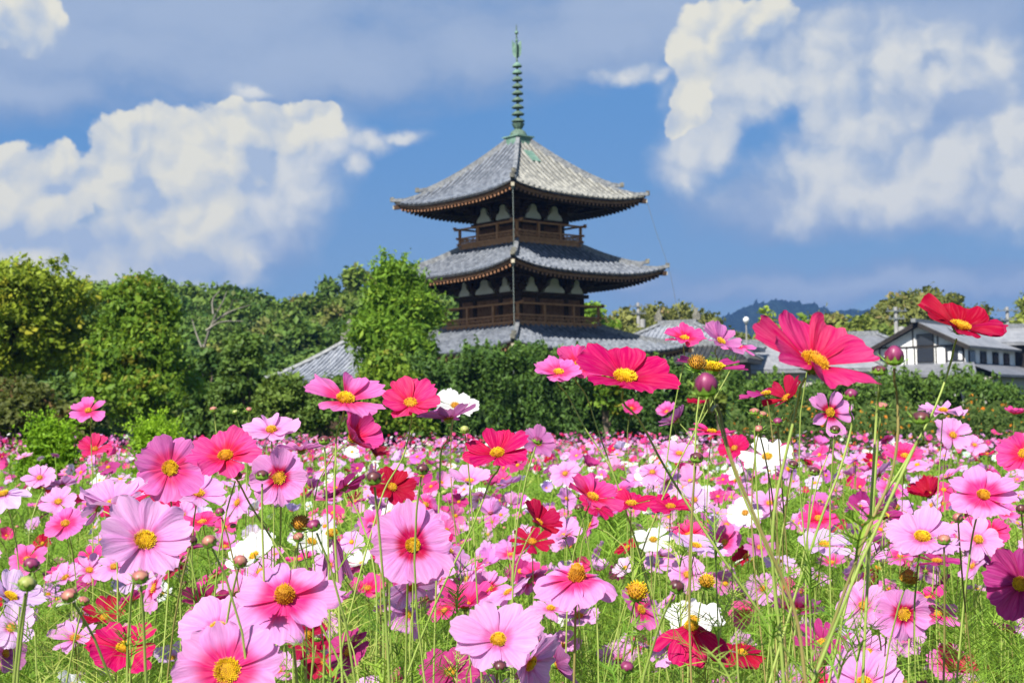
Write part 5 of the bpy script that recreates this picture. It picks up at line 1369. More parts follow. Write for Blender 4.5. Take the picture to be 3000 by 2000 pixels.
H(1490, 1096, 78, 55, 90, 'white', 'white cosmos alone in the green gap mid-field', cup=0.12)
# --- left half, upper row
H(203, 944, 92, 54, 90, 'pink', 'pink five-petalled cosmos alone above the bright green bush', cup=0.05, hw=0.40, n=6, phase=0.5, way=[(208, 985), (211, 1060), (212, 1160)])
H(218, 1032, 82, 52, 80, 'rose', 'reddish-pink cosmos with upswept petals under the lone pink one', cup=0.35, hw=0.32)
H(793, 919, 200, 64, 78, 'pink', 'large orchid-pink cosmos with drooping wing-like petals left of centre', cup=0.18, hw=0.34, n=7, phase=0.3, disc=0.20, tall=0.8, ruf=0.06, way=[(776, 985), (770, 1080), (768, 1200), (775, 1330)])
H(943, 928, 152, 52, 92, 'rose', 'rose-pink bowl-shaped cosmos in front of a white one', cup=0.34, hw=0.37, disc=0.21, tall=0.3, way=[(942, 985), (925, 1050), (885, 1120), (860, 1200)])
H(1045, 933, 112, 56, 80, 'white', 'white cosmos half hidden behind the rose-pink bowl-shaped one', cup=0.15, hw=0.27, n=9)
H(1030, 962, 150, 98, 100, 'mauve', 'mauve cosmos seen from below with its green calyx showing', cup=0.30, hw=0.32, way=[(1015, 1030), (1010, 1120), (1005, 1250)])
H(808, 1008, 132, 66, 40, 'hot', 'hot pink trumpet-shaped cosmos turned sideways under the orchid one', cup=0.75, hw=0.40)
H(623, 990, 145, 66, 88, 'pale', 'pale lilac cosmos with a tall amber centre beside the forked tree shrubs', cup=0.10, hw=0.33, n=8, ruf=0.06, tall=1.0, disc=0.18)
H(692, 1034, 135, 94, 95, 'mauve', 'lilac-mauve cosmos showing its back right of the pale lilac one', cup=0.12, hw=0.31)
H(390, 1075, 178, 24, 50, 'pink', 'tall bright pink cosmos turned right with broad upper petals', cup=0.14, hw=0.40, n=7, phase=1.0, disc=0.20, tall=0.4, dia=0.092, way=[(400, 1190), (430, 1260), (460, 1400)])
H(518, 1049, 178, 56, 92, 'hot', 'hot pink cosmos with V-shaped upper petals beside the tall bright pink one', cup=0.20, hw=0.34, n=8, phase=0.4, disc=0.19, way=[(540, 1095), (570, 1150), (620, 1230), (680, 1330)])
H(641, 1097, 142, 14, 60, 'ring', 'round light pink cosmos with a crimson eye beneath the hot pink one', cup=0.08, hw=0.38, disc=0.21, tall=0.3, dia=0.066)
H(710, 1120, 62, 95, 60, 'mauve', 'small mauve cup half closed right of the crimson-eyed bloom', cup=0.9)
H(1143, 1043, 165, 57, 98, 'crimson', 'watermelon-red cosmos with an upright rear petal right of the white one', cup=0.24, hw=0.33, n=8, phase=0.35, way=[(1128, 1100), (1105, 1160), (1080, 1220), (1040, 1300)])
H(1235, 1018, 92, 48, 60, 'mauve', 'lilac-pink cosmos half hidden behind the watermelon-red one', cup=0.2)
H(862, 1046, 66, 80, 60, 'dark', 'small dark maroon cosmos half open beside the purple buds', cup=0.7, hw=0.30)
H(1078, 1106, 112, 70, 90, 'pale', 'shallow pale pink bowl under the watermelon-red cosmos', cup=0.35, hw=0.36)
# --- middle rows left
H(92, 1098, 82, 50, 95, 'pale', 'pale pink cosmos with a brown centre on the left', cup=0.15, hw=0.34)
H(134, 1153, 96, 50, 92, 'pale', 'pale pink cosmos with slim petals just under the brown-centred one', cup=0.12, hw=0.27)
H(150, 1203, 105, 48, 90, 'pink', 'soft pink cosmos with wide rounded petals, lowest of the three on the left', cup=0.06, hw=0.36)
H(262, 1160, 175, 84, 92, 'pale', 'pale pink cup-shaped cosmos showing its calyx at its base', cup=0.42, hw=0.36)
H(8, 1135, 130, 70, 100, 'lilac', 'pale lilac drooping cosmos cut by the frame edge', cup=-0.30, hw=0.33)
H(332, 1242, 240, 44, 60, 'pale', 'big orchid-pink cosmos with folded overlapping petals among buds', cup=0.16, hw=0.34, n=8, ruf=0.08, disc=0.20, tall=0.45, seed=3021)
H(455, 1135, 150, 64, 75, 'pale', 'pale pink cosmos tucked under the V-petalled hot pink one', cup=0.2, hw=0.33)
H(585, 1278, 138, 62, 120, 'white', 'white cosmos with one big upright petal', cup=0.35, hw=0.40)
H(715, 1245, 120, 60, 70, 'white', 'creamy white cosmos between wilting petals', cup=0.2, hw=0.38)
H(948, 1252, 208, 22, 70, 'ring', 'huge round pale lilac-pink cosmos with a dark red eye at the centre', cup=0.06, hw=0.42, ruf=0.03, disc=0.16, tall=0.5, dia=0.084)
H(945, 1345, 135, 55, -60, 'pale', 'pale pink petals hanging under the huge round bloom', cup=0.1, hw=0.40)
H(655, 1374, 252, 54, 88, 'stain', 'large pink cosmos with magenta-stained petal bases and a tall amber cone', cup=-0.08, hw=0.37, n=7, phase=0.15, disc=0.19, tall=1.25, dia=0.090, way=[(672, 1470), (684, 1580)])
H(522, 1540, 268, 26, 80, 'stain', 'biggest pink cosmos at the bottom with a magenta ring round the yellow disc', cup=0.16, hw=0.38, n=8, phase=0.2, disc=0.22, tall=0.25, dia=0.088)
H(500, 1444, 195, 58, 95, 'pale', 'pale pink cosmos tucked behind the biggest bottom bloom', cup=0.15, hw=0.36)
H(205, 1310, 95, 50, 80, 'pale', 'light pink cosmos with narrow petals above the rosy buds', cup=0.2, hw=0.25)
H(152, 1328, 98, 62, 110, 'pale', 'light pink half-turned cosmos left of the narrow-petalled one', cup=0.25, hw=0.3)
H(262, 1302, 96, 52, 90, 'pale', 'light pink four-winged cosmos just under the big orchid bloom', cup=0.1, hw=0.3)
H(22, 1372, 165, 80, 60, 'lilac', 'pale lilac side-on cosmos at the left edge above a green calyx', cup=0.35, hw=0.36)
H(240, 1420, 115, 58, 92, 'red', 'bright red cosmos behind the raspberry one', cup=0.5, hw=0.24)
H(285, 1488, 178, 58, 92, 'crimson', 'raspberry-pink cosmos in the lower left grass', cup=0.12, hw=0.33)
H(172, 1467, 125, 62, 85, 'pale', 'pale pink cosmos beside the raspberry one', cup=0.22, hw=0.27)
H(395, 1512, 92, 64, 90, 'lilac', 'small lilac bowl-shaped cosmos left of the biggest bottom bloom', cup=0.45, hw=0.36)
H(845, 1352, 92, 62, 90, 'hot', 'hot pink half-shaded cosmos left of the huge round bloom', cup=0.3, hw=0.33)
H(10, 1500, 110, 70, 20, 'mauve', 'mauve cosmos tip poking in at the lower left edge', cup=0.3)
# --- middle and right lower
H(1325, 1330, 212, 72, 90, 'stain', 'umbrella-like light pink cosmos with a tall yellow crown', cup=-0.10, curl=-0.20, hw=0.38, n=8, disc=0.19, tall=1.5, way=[(1322, 1400), (1320, 1500), (1318, 1580)])
H(1144, 1470, 222, 44, 88, 'pale', 'pale pink open-faced cosmos bottom centre with an amber centre', cup=0.18, hw=0.34, n=8, phase=0.4, disc=0.16, tall=0.7)
H(1215, 1520, 190, 62, -20, 'pale', 'pink petals of a cosmos turned away behind the open-faced one', cup=0.25, hw=0.36)
H(1275, 1525, 150, 100, 20, 'mauve', 'orchid cosmos turned right beside the bottom centre bloom', cup=0.4, hw=0.36)
H(1068, 1392, 150, 82, 95, 'hot', 'ragged hot pink cup over the bottom centre bloom', cup=0.55, hw=0.36, ruf=0.07)
H(1588, 1442, 190, 70, 92, 'crimson', 'crimson skirt-like cosmos with petals hanging down', cup=-0.25, curl=-0.35, hw=0.32, n=8, disc=0.17, tall=0.8)
H(1592, 1425, 140, 58, 92, 'white', 'white cosmos directly behind the crimson skirt-like one', cup=0.1, hw=0.33)
H(1704, 1500, 125, 68, 85, 'red', 'dark red cosmos at the right hem of the crimson skirt-like one', cup=-0.1, hw=0.33)
H(2075, 1409, 142, 10, 80, 'ring', 'round pink cosmos with a vivid crimson halo around its yellow eye', cup=0.05, hw=0.41, ruf=0.02, disc=0.21, tall=0.35)
H(2345, 1340, 175, 40, 160, 'magenta', 'deep magenta cosmos cut by the frame at the lower edge', cup=0.15, hw=0.36)
H(2258, 1138, 172, 48, 92, 'stain', 'pale pink cosmos with magenta throat and slit petals by the frame edge', cup=0.16, hw=0.34, disc=0.17, tall=0.4, way=[(2240, 1200), (2220, 1330), (2205, 1480)])
H(2135, 1138, 92, 78, 120, 'red', 'frilled scarlet pompon-like cosmos half open', cup=0.65, hw=0.26, n=13)
H(2118, 1235, 190, 58, 92, 'pale', 'wide pale pink cosmos with rounded petals right of the mauve cups', cup=0.14, hw=0.36)
H(2246, 1240, 125, 42, 90, 'pale', 'pale pink cosmos beside the wide rounded one', cup=0.06, hw=0.30)
H(1893, 1252, 138, 66, 85, 'lilac', 'pale lilac cosmos floating above feathery leaves', cup=0.14, hw=0.33)
H(2030, 1185, 120, 70, 60, 'magenta', 'dark magenta cosmos behind the crossing green stems', cup=0.3, hw=0.36)
H(2062, 1165, 92, 105, 150, 'mauve', 'mauve half-closed cosmos showing striped petal backs', cup=0.8, hw=0.30)
H(1880, 1192, 100, 58, 92, 'hot', 'hot pink cosmos behind feathery leaf tips', cup=0.1, hw=0.36)
H(2152, 1290, 120, 86, 90, 'magenta', 'dusky magenta cosmos seen edge-on under the rounded pale pink one', cup=0.05, hw=0.3)
H(2222, 1215, 80, 45, 100, 'hot', 'deep pink cosmos just above the two pale pink ones', cup=0.15)
H(2185, 1535, 118, 70, 70, 'crimson', 'raspberry cup-shaped cosmos low in the corner', cup=0.6, hw=0.34)
H(1985, 1570, 180, 55, 95, 'pale', 'broad pale pink bowl at the very bottom', cup=0.3, hw=0.40)
H(1995, 1500, 125, 55, 92, 'pale', 'pale pink cosmos behind the broad bottom bowl', cup=0.2, hw=0.36)
H(1890, 1478, 140, 60, 100, 'magenta', 'striped wine-pink cosmos with curled narrow petals', cup=0.35, hw=0.18, ruf=0.1)
H(1470, 1400, 118, 58, 40, 'pink', 'small pink cosmos facing right beside the yellow seed head', cup=0.05, hw=0.34)
H(1700, 1372, 68, 58, 70, 'ring', 'small pink cosmos with a dark-ringed centre', cup=0.4)
H(1330, 1415, 105, 66, 90, 'pale', 'thin pale pink cosmos under the umbrella-like one', cup=0.1)
H(1265, 1398, 110, 72, 90, 'pale', 'flat pale lilac-pink cosmos left of the umbrella-like one', cup=0.08, hw=0.3)
H(1500, 1240, 100, 60, 90, 'white', 'clean white cosmos with a golden eye mid right', cup=0.1, hw=0.27)
H(1598, 1255, 140, 78, 80, 'lilac', 'lilac cosmos seen edge-on right of the clean white one', cup=0.14, hw=0.36)
H(1665, 1245, 88, 40, 120, 'pink', 'rounded pink cosmos right of the edge-on lilac one', cup=0.2, hw=0.38)
H(1578, 1320, 100, 40, 90, 'pale', 'pale pink round cosmos in the right middle', cup=0.1, hw=0.34)
H(1360, 1143, 145, 70, 70, 'hot', 'magenta-pink cosmos with wavy wings in the middle', cup=0.3, hw=0.33, ruf=0.08)
H(1450, 1158, 130, 76, 90, 'crimson', 'crimson cosmos seen flat-on edge right of the wavy magenta one', cup=0.12, hw=0.3)
H(1235, 1200, 118, 74, 60, 'red', 'velvety blood-red cosmos half turned away', cup=0.5, hw=0.34)
H(1222, 1245, 110, 60, 92, 'red', 'dark red star-shaped cosmos under the velvety one', cup=0.15, hw=0.22)
H(900, 1120, 115, 48, 70, 'red', 'deep red cosmos under the rose-pink bowl, beside a bud', cup=0.15, hw=0.34)
H(1595, 1148, 82, 34, 100, 'lilac', 'bluish-lilac cosmos behind the slanting stems', cup=0.2, hw=0.38)
H(1712, 1178, 90, 46, 120, 'white', 'white cosmos between the slanting green stems', cup=0.15, hw=0.34)
H(1540, 1165, 118, 74, 90, 'crimson', 'long flat crimson cosmos left of the slanting stems', cup=0.15, hw=0.3)
H(1752, 1352, 90, 30, 70, 'pale', 'pale pink cosmos seen through the stem bundle', cup=0.15, hw=0.30)
H(1745, 1258, 82, 55, 90, 'mauve', 'mauve cosmos at the stem crossing', cup=0.2)
H(2310, 1180, 70, 60, 90, 'pink', 'small pink cosmos by the frame edge right of the magenta-throated one', cup=0.2)

H(762, 1228, 120, 84, 95, 'mauve', 'wilted cosmos with shrivelled dusky-pink petals hanging like strings', cup=-1.3, curl=-0.5, hw=0.15, n=9, ruf=0.14, jit=0.25, disc=0.24, tall=0.9)
H(2015, 1305, 80, 80, 60, 'dark', 'withered dark wine-coloured cosmos beside the crimson-haloed bloom', cup=-0.9, curl=-0.4, hw=0.16, n=8, ruf=0.14, jit=0.25)
H(470, 1490, 90, 84, 90, 'pale', 'withered pale cosmos with limp papery petals beside the biggest bottom bloom', cup=-1.1, curl=-0.4, hw=0.17, n=8, ruf=0.14, jit=0.25)
# --- buds
bud(1622, 887, 62, 'large plum-purple bud about to open before the hedge', M_BUD_P, 1.25, 70, 100, dia=0.0165, way=[(1645, 930), (1675, 1040), (1740, 1200), (1830, 1420), (1850, 1560)])
bud(2054, 820, 50, 'big dark plum bud on a thick stem beside the gabled house', M_BUD_P, 1.3, 75, 95, dia=0.0155, way=[(2060, 900), (2062, 1000), (2045, 1100), (2005, 1190), (1950, 1330)], leaves=2)
bud(2020, 848, 38, 'flat brown bud left of the big plum bud', M_BUD_D, 0.55, 80, 92, way=[(2016, 920), (2008, 1040), (2000, 1180)])
bud(2025, 930, 34, 'open green calyx with a flat tan bud on a thick stem', M_BUD_R, 0.4, 75, 90, way=[(2018, 1000), (2010, 1100)])
bud(2116, 956, 46, 'brown oval bud tilted against the leaning red flower stem', M_BUD_D, 0.6, 75, 100, way=[(2110, 1010), (2080, 1070)])
bud(1955, 905, 34, 'rosy plum bud behind the large magenta bloom', M_BUD_P, 0.9, 70, 90, way=[(1958, 960), (1935, 1060), (1890, 1180)])
bud(1918, 985, 26, 'small dark bud over the star-shaped cosmos', M_BUD_D, 0.8)
for x, y, w, m, lb in ((1733, 944, 27, M_BUD_R, 'rosy bud with spiky green collar left of the red cosmos'), (1752, 950, 22, M_BUD_R, 'smaller bud sharing the spiky collar pair'), (1786, 967, 24, M_BUD_P, 'small plum bud under the narrow red cosmos'), (1742, 985, 24, M_BUD_R, 'flat pinkish bud above the crimson cosmos between stems'),
                       (602, 1090, 34, M_BUD_D, 'round brown bud in front of the crimson-eyed pink bloom'), (545, 1090, 26, M_BUD_D, 'brown bud left of the crimson-eyed pink bloom'), (858, 1097, 40, M_BUD_D, 'dark purple bud above the deep red cosmos'), (970, 1076, 33, M_BUD_D, 'near-black bud on a slanting stem'),
                       (1067, 986, 24, M_BUD_G, 'pale green bud beside the white cosmos'), (905, 1186, 28, M_BUD_D, 'dark flat bud over the huge round bloom'), (1235, 1010, 26, M_BUD_P, 'purple bud in front of the lilac-pink cosmos'), (745, 1010, 30, M_BUD_D, 'brown oval bud left of the sideways trumpet flower'),
                       (322, 1322, 44, M_BUD_R, 'plump rosy bud under the big orchid bloom'), (480, 1242, 38, M_BUD_R, 'peach bud right of the big orchid bloom'), (440, 1240, 30, M_BUD_D, 'small brown bud left of the peach bud'), (72, 1295, 42, M_BUD_P, 'plum bud with streaks on the left'), (62, 1338, 46, M_BUD_G, 'fat green-peach bud on the left under the plum bud'),
                       (158, 1365, 42, M_BUD_R, 'rosy bud low on the left beside its smaller twin'), (192, 1378, 30, M_BUD_R, 'smaller rosy twin bud low on the left'), (552, 1288, 36, M_BUD_R, 'brown-pink bud in front of the white upright petal'), (505, 1175, 24, M_BUD_P, 'small plum bud below the pale pink cosmos'),
                       (720, 1205, 36, M_BUD_P, 'rolled rosy bud beside the creamy white cosmos'), (685, 1232, 28, M_BUD_R, 'rosy bud left of the rolled one'), (1600, 1050, 34, M_BUD_D, 'dark flat bud in the green gap'), (1870, 1080, 28, M_BUD_D, 'dark flat bud by the stems of the magenta bloom'),
                       (1822, 1065, 26, M_BUD_D, 'brown bud between the thick stems'), (1330, 1165, 24, M_BUD_D, 'small dark bud among feathery leaves mid-field'), (1440, 1530, 36, M_BUD_P, 'dark purple bud low at the bottom'), (1148, 1528, 36, M_BUD_D, 'dark flat bud in the grass bottom centre'), (2200, 1188, 28, M_BUD_R, 'rolled pink bud right of the wide rounded cosmos'),
                       (2168, 1237, 34, M_BUD_R, 'half-open pale bud over the dusky magenta cosmos'), (1555, 1345, 40, M_BUD_D, 'brown bud left of the spiky yellow seed head'), (2345, 1168, 26, M_BUD_D, 'dark bud at the frame edge'), (955, 1155, 24, M_BUD_G, 'small green bud right of the deep red cosmos'), (490, 939, 20, M_BUD_R, 'tiny pink bud over the dark shrubs'),
                       (572, 940, 16, M_BUD_R, 'tiny peach bud on a curved stem'), (540, 945, 15, M_BUD_G, 'tiny green bud on a straight stem')):
    seedc[0] += 7
    bud(x, y, w, lb, m, random.Random(seedc[0]).uniform(0.6, 1.0), random.Random(seedc[0] + 1).uniform(60, 85), random.Random(seedc[0] + 2).uniform(70, 110))
spent(1600, 838, 40, 'tan dried seed head behind the half-bare purple cosmos', way=[(1604, 880), (1600, 960)])
spent(1462, 1362, 48, 'yellow domed seed head without petals', mat=M_YEL)
spent(1622, 1338, 36, 'spiky greenish-yellow seed head right of a brown bud', mat=M_YEL)
spent(2085, 1330, 42, 'brownish seed head above the crimson-haloed bloom')
spent(1872, 786, 34, 'bare yellow disc peeping over the magenta bloom', mat=M_YEL)
spent(690, 1205, 40, 'withered greenish seed head among wilting petals')


# --- leafy shoots without flowers, feathery leaves in opposite pairs up the stem
def shoot(px, py, depth, label, n=8, L=0.085, lean=(0.0, 0.0), span=0.34):
    seedc[0] += 1; rng = np.random.default_rng(seedc[0]); tip = at(px, py, depth); b = tip[:2] + np.array(lean) + rng.normal(0, 0.03, 2); zg = float(gz(b[0], b[1]))
    cv = spline([tip, tip * 0.6 + np.array([b[0], b[1], zg]) * 0.4 + rng.normal(0, 0.012, 3), np.array([b[0], b[1], zg - 0.02])], 26); base = cv[-1].copy()
    t = thing('cosmos_shoot', label, 'plant', base); stem_obj(cv, base, t, 0.0006, 0.0019, M_STEM)
    arc = np.concatenate([[0], np.cumsum(np.linalg.norm(np.diff(cv, axis=0), axis=1))])
    for i in range(n):
        q = (i + 0.3) / n * span; o = np.array([np.interp(q, arc, cv[:, j]) for j in range(3)]); a = i * 1.57 + rng.normal(0, 0.2)
        for sg in (0, math.pi):
            d = np.array([math.cos(a + sg), math.sin(a + sg), rng.uniform(0.25, 0.9)])
            tris_obj('leaf', feather(rng, o, d, L * (0.45 + 0.75 * (i / n) ** 0.6) * rng.uniform(0.8, 1.2), 7, 0.0009), M_FEATHER, t, base, rng)


for px, py, dp, lb, ln in ((1855, 1235, 1.25, 'feathery green shoot among the stems of the large magenta bloom', (0.05, 0)), (2000, 1165, 1.30, 'tall feathery shoot at the crossing of the two thick right-hand stems', (-0.06, 0.02)), (1760, 1330, 1.15, 'feathery shoot left of the thick stem bundle', (0.04, 0)),
                       (1935, 1395, 1.10, 'wispy green shoot low between the thick stems and the crimson-haloed bloom', (-0.03, 0)), (1455, 1235, 1.7, 'slim feathery shoot beside the clean white cosmos', (0.02, 0.03)), (1640, 1165, 1.5, 'feathery shoot beneath the big plum bud', (0.06, 0)), 
                       (1050, 1300, 1.6, 'feathery shoot right of the huge round bloom', (0, 0)), (880, 1430, 1.15, 'feathery shoot between the magenta-stained bloom and the bottom centre cosmos', (0.02, 0)), (300, 1395, 1.3, 'feathery shoot under the big orchid bloom', (0, 0)), (80, 1450, 1.2, 'feathery shoot in the lower left corner', (0, 0)), (1420, 1440, 1.2, 'feathery shoot left of the yellow domed seed head', (0, 0)), (745, 1480, 1.05, 'feathery shoot at the foot of the magenta-stained bloom', (0, 0)), (1560, 1200, 1.8, 'small feathery shoot behind the slanting stems', (0, 0)), (1690, 1440, 1.05, 'dense feathery shoot right of the crimson skirt-like bloom', (0.03, 0))):
    shoot(px, py, dp, lb, lean=ln)


# ================================================================== the rest of the field
rng = np.random.default_rng(2024)


def vnoise(x, y):
    return (np.sin(x * 0.9 + 1.3 * np.sin(y * 0.31)) + np.sin(y * 0.55 + 0.7 * np.sin(x * 0.6 + 2)) + np.sin((x + y) * 0.37 + 1)) / 3


def field_points(n, y0, y1):
    """Uniform over the ground seen by the camera (a little wider)."""
    y = np.sqrt(rng.uniform(y0 ** 2, y1 ** 2, n)); x = rng.uniform(-1, 1, n) * (0.395 * y + 0.6)
    return x, y


KEYS = ['pale', 'pink', 'hot', 'crimson', 'red', 'magenta', 'lilac', 'white', 'ring']
PROB = np.array([0.36, 0.22, 0.13, 0.06, 0.035, 0.07, 0.07, 0.075, 0.035]); PROB /= PROB.sum()
area = 0.41 * (44 ** 2 - 1.95 ** 2)
N0 = int(area * 30)
fx, fy = field_points(N0, 1.95, 44)
ex, ey = field_points(int(0.42 * (8 ** 2 - 1.95 ** 2) * 36), 1.95, 8.0); fx = np.concatenate([fx, ex]); fy = np.concatenate([fy, ey]); N0 = len(fx)
lx, ly = field_points(330, 1.55, 3.6); fx = np.concatenate([fx, lx]); fy = np.concatenate([fy, ly]); low0 = N0; N0 = len(fx)   # lower blooms inside the foliage
vn = vnoise(fx, fy)
keep = rng.random(N0) < np.clip(0.62 + 0.5 * vn, 0.12, 1.0) * np.where((fy > 7.5) & (fy < 17), 0.48, np.where(fy >= 17, 0.50, 1.0)) * np.where((fy > 7.5) & (fy < 17) & (fx < -0.1 * fy), 1.6, 1.0)
low = (np.arange(N0) >= low0)[keep]; fx, fy = fx[keep], fy[keep]; N = len(fx)
fz = gz(fx, fy) + np.clip(rng.normal(1.02, 0.125, N), 0.66, 1.25) + 0.04 * vnoise(fx * 2, fy * 2)
fz[low] = gz(fx, fy)[low] + rng.uniform(0.52, 0.90, low.sum()); far = fy > 20; fz[far] = gz(fx, fy)[far] + np.clip(rng.normal(1.0, 0.13, far.sum()), 0.6, 1.30)
fdia = rng.uniform(0.068, 0.090, N)
wn = vnoise(fx * 0.7 + 9, fy * 0.7 + 4)
fk = np.array([rng.choice(9, p=PROB) for _ in range(N)])
white_patch = (wn > 0.45) & (rng.random(N) < 0.3); fk[white_patch] = 7
rp = (vnoise(fx * 0.8 - 4, fy * 0.8 + 11) > 0.42) & (rng.random(N) < 0.22); fk[rp] = 3
fk[(fk == 7) & (fy < 6) & (rng.random(N) < 0.45)] = 0
nr = np.stack([rng.normal(-0.22, 0.48, N), rng.normal(-0.40, 0.50, N), rng.uniform(0.35, 1.3, N)], 1); nr /= np.linalg.norm(nr, axis=1, keepdims=True)
Pf = np.stack([fx, fy, fz], 1); q = Pf - EYE; dep = q @ _f; ppx = 1176 + F * (q @ CR) / dep; ppy = 784 - F * (q @ CU) / dep; W = fdia * F / dep
hd_ = np.array([0.085 * F / (h[2] * 0.94) for h in HEROES]); hx = np.array([h[0] for h in HEROES]); hy = np.array([h[1] for h in HEROES]); hw_ = np.array([h[2] for h in HEROES])
ok = np.ones(N, bool)
for i in np.nonzero(dep < 3.2)[0]:
    if (np.hypot(ppx[i] - hx, (ppy[i] - hy) * 1.2) < hw_ * 0.42 + W[i] * 0.18)[hd_ > dep[i] - 0.15].any(): ok[i] = False
for bx, bw, bd in ((112, 72, 14), (352, 80, 15.5)): ok &= ~((np.abs(ppx - bx) < bw) & (ppy < 1046) & (dep < bd))   # the two bushes stand in gaps of the planting
inf = (ppx > -30) & (ppx < 2380) & (ppy > 900) & (ppy < 1600)
order = np.argsort(-np.where(ok & inf, W, 0))
n_ind = 300 - len(HEROES)
ind = order[:n_ind]; rest = np.ones(N, bool); rest[ind] = False; rest &= ok

# shared part meshes for the smaller individual flowers
TP = []
for i in range(7):
    r_ = np.random.default_rng(500 + i)
    pets = corolla(r_, 0.5, 8, r_.uniform(0.27, 0.38), (0.05, 0.15, 0.28, 0.1, 0.5, -0.12, 0.2)[i], (0, 0, 0, -0.1, 0, -0.15, 0)[i], 0.05, None, 0.12, 7, 7)
    V = np.concatenate([p[0] for p in pets]); off = np.arange(len(pets)) * len(pets[0][0]); Fq = np.concatenate([p[1] + o for p, o in zip(pets, off)]); uv = np.concatenate([p[2] for p in pets])
    TP.append((V, Fq, uv))
tmpl = {}


def tmesh(key, maker):
    if key not in tmpl:
        o = maker(); me = o.data; bpy.data.objects.remove(o); tmpl[key] = me
    return tmpl[key]


CL = {'pale': 'pale pink', 'pink': 'pink', 'hot': 'hot pink', 'crimson': 'crimson', 'red': 'dark red', 'magenta': 'magenta', 'lilac': 'lilac', 'white': 'white', 'ring': 'crimson-eyed pink'}
r_ = np.random.default_rng(9)


def part(me, parent, name, Rm, head, base, s, mat=None):
    o = bpy.data.objects.new(name, me); COL.objects.link(o); o.parent = parent
    to_obj(o, Rm * s, head, base)
    return o


for i in ind:
    key = KEYS[fk[i]]; ti = int(rng.integers(0, 7)); head = Pf[i]; s = fdia[i]; Rm = frame_from_normal(nr[i], rng.uniform(0, 6.28))
    cv = stem_curve(head - nr[i] * 0.006, nr[i], rng, None, dep[i]); base = cv[-1].copy()
    t = thing('cosmos_flower', 'medium-sized %s cosmos in the crowded middle of the flower field' % CL[key], 'flower', base, group='%s cosmos in the crowded middle of the field' % CL[key])
    part(tmesh(('p', ti, key), lambda: mk('petals', TP[ti][0], [TP[ti][1]], PM[key], None, uv=TP[ti][2], smooth=True)), t, 'petals', Rm, head, base, s)
    part(tmesh('d', lambda: disc_arrays(r_, 0.095, 0.6, 40).build('disc', [M_YEL, M_ANTH])), t, 'disc', Rm, head, base, s)
    part(tmesh('c', lambda: calyx_mb(r_, 0.085, 0.5).build('calyx', [M_CALYX])), t, 'calyx', Rm, head, base, s)
    stem_obj(cv, base, t, 0.0011, 0.0020, M_STEM)

# everything smaller: one uncountable mass of blossoms
PC9 = {k: (np.array(PCOL[k][0]), np.array(PCOL[k][1]), np.array(PCOL[k][2])) for k in KEYS}
MV, MF, MC = [], [], []; vo = 0


def low_petals(seed, nu, nv, cup, hw):
    r_ = np.random.default_rng(seed); pets = corolla(r_, 0.5, 8, hw, cup, 0.0, 0.04, 0.0, 0.12, nu, nv)
    V = np.concatenate([p[0] for p in pets]); n0 = len(pets[0][0]); Fq = np.concatenate([p[1] + i * n0 for i, p in enumerate(pets)]); v = np.concatenate([p[2][:, 1] for p in pets])
    k = 8; a = np.arange(k) * 2 * math.pi / k; D = np.concatenate([np.stack([0.10 * np.cos(a), 0.10 * np.sin(a), np.full(k, 0.015)], 1), np.stack([0.07 * np.cos(a), 0.07 * np.sin(a), np.full(k, 0.06)], 1), [[0, 0, 0.075]]])
    nv_ = len(V); j = np.arange(k); j2 = (j + 1) % k
    tri = np.stack([nv_ + 8 + j, nv_ + 8 + j2, np.full(k, nv_ + 16)], 1); quad = np.stack([nv_ + j, nv_ + j2, nv_ + 8 + j2, nv_ + 8 + j], 1)
    return np.concatenate([V, D]), np.concatenate([Fq, quad]), tri, np.concatenate([v, np.full(17, -1.0)])


sets = []
for lo, hi, nu, nv in ((0, 9.0, 5, 5), (9.0, 100, 3, 3)):
    for ti in range(5):
        sets.append((lo, hi, low_petals(900 + ti, nu, nv, (0.08, 0.22, 0.75, 0.15, -0.08)[ti], 0.30 + 0.02 * ti), ti))
tsel = rng.integers(0, 5, N)
Q, Tn = [], []
for lo, hi, (V, Fq, tri, v), ti in sets:
    I = np.nonzero(rest & (dep >= lo) & (dep < hi) & (tsel == ti))[0]
    if not len(I): continue
    n_ = nr[I]; ref = rng.normal(size=(len(I), 3)); x_ = ref - n_ * (ref * n_).sum(1, keepdims=True); x_ /= np.linalg.norm(x_, axis=1, keepdims=True); y_ = np.cross(n_, x_)
    Rm = np.stack([x_, y_, n_], 1) * fdia[I][:, None, None]
    VV = np.einsum('vk,nkj->nvj', V, Rm) + Pf[I][:, None, :]
    main = np.array([PC9[KEYS[k]][0] for k in fk[I]]); tip = np.array([PC9[KEYS[k]][1] for k in fk[I]]); bas = np.array([PC9[KEYS[k]][2] for k in fk[I]])
    jit = (1 + rng.normal(0, 0.07, (len(I), 1, 3))); vb = np.clip(1 - v / 0.3, 0, 1)[None, :, None] * 0.7
    c_ = (main[:, None, :] * (1 - v[None, :, None].clip(0, 1)) + tip[:, None, :] * v[None, :, None].clip(0, 1)); c_ = (c_ * (1 - vb) + bas[:, None, :] * vb) * jit
    c_ = np.where((v < 0)[None, :, None], np.array([0.78, 0.42, 0.015])[None, None, :] * (1 + rng.normal(0, 0.12, (len(I), 1, 1))), c_)
    nvv = len(V); offs = (vo + np.arange(len(I)) * nvv)[:, None, None]
    Q.append((Fq[None] + offs).reshape(-1, 4)); Tn.append((tri[None] + offs).reshape(-1, 3)); MV.append(VV.reshape(-1, 3)); MC.append(np.clip(c_, 0, 0.9).reshape(-1, 3)); vo += nvv * len(I)
kind(mk('cosmos_blossoms', np.concatenate(MV), [np.concatenate(Q), np.concatenate(Tn)], M_MASS, col=np.concatenate(MC), smooth=False), 'stuff')

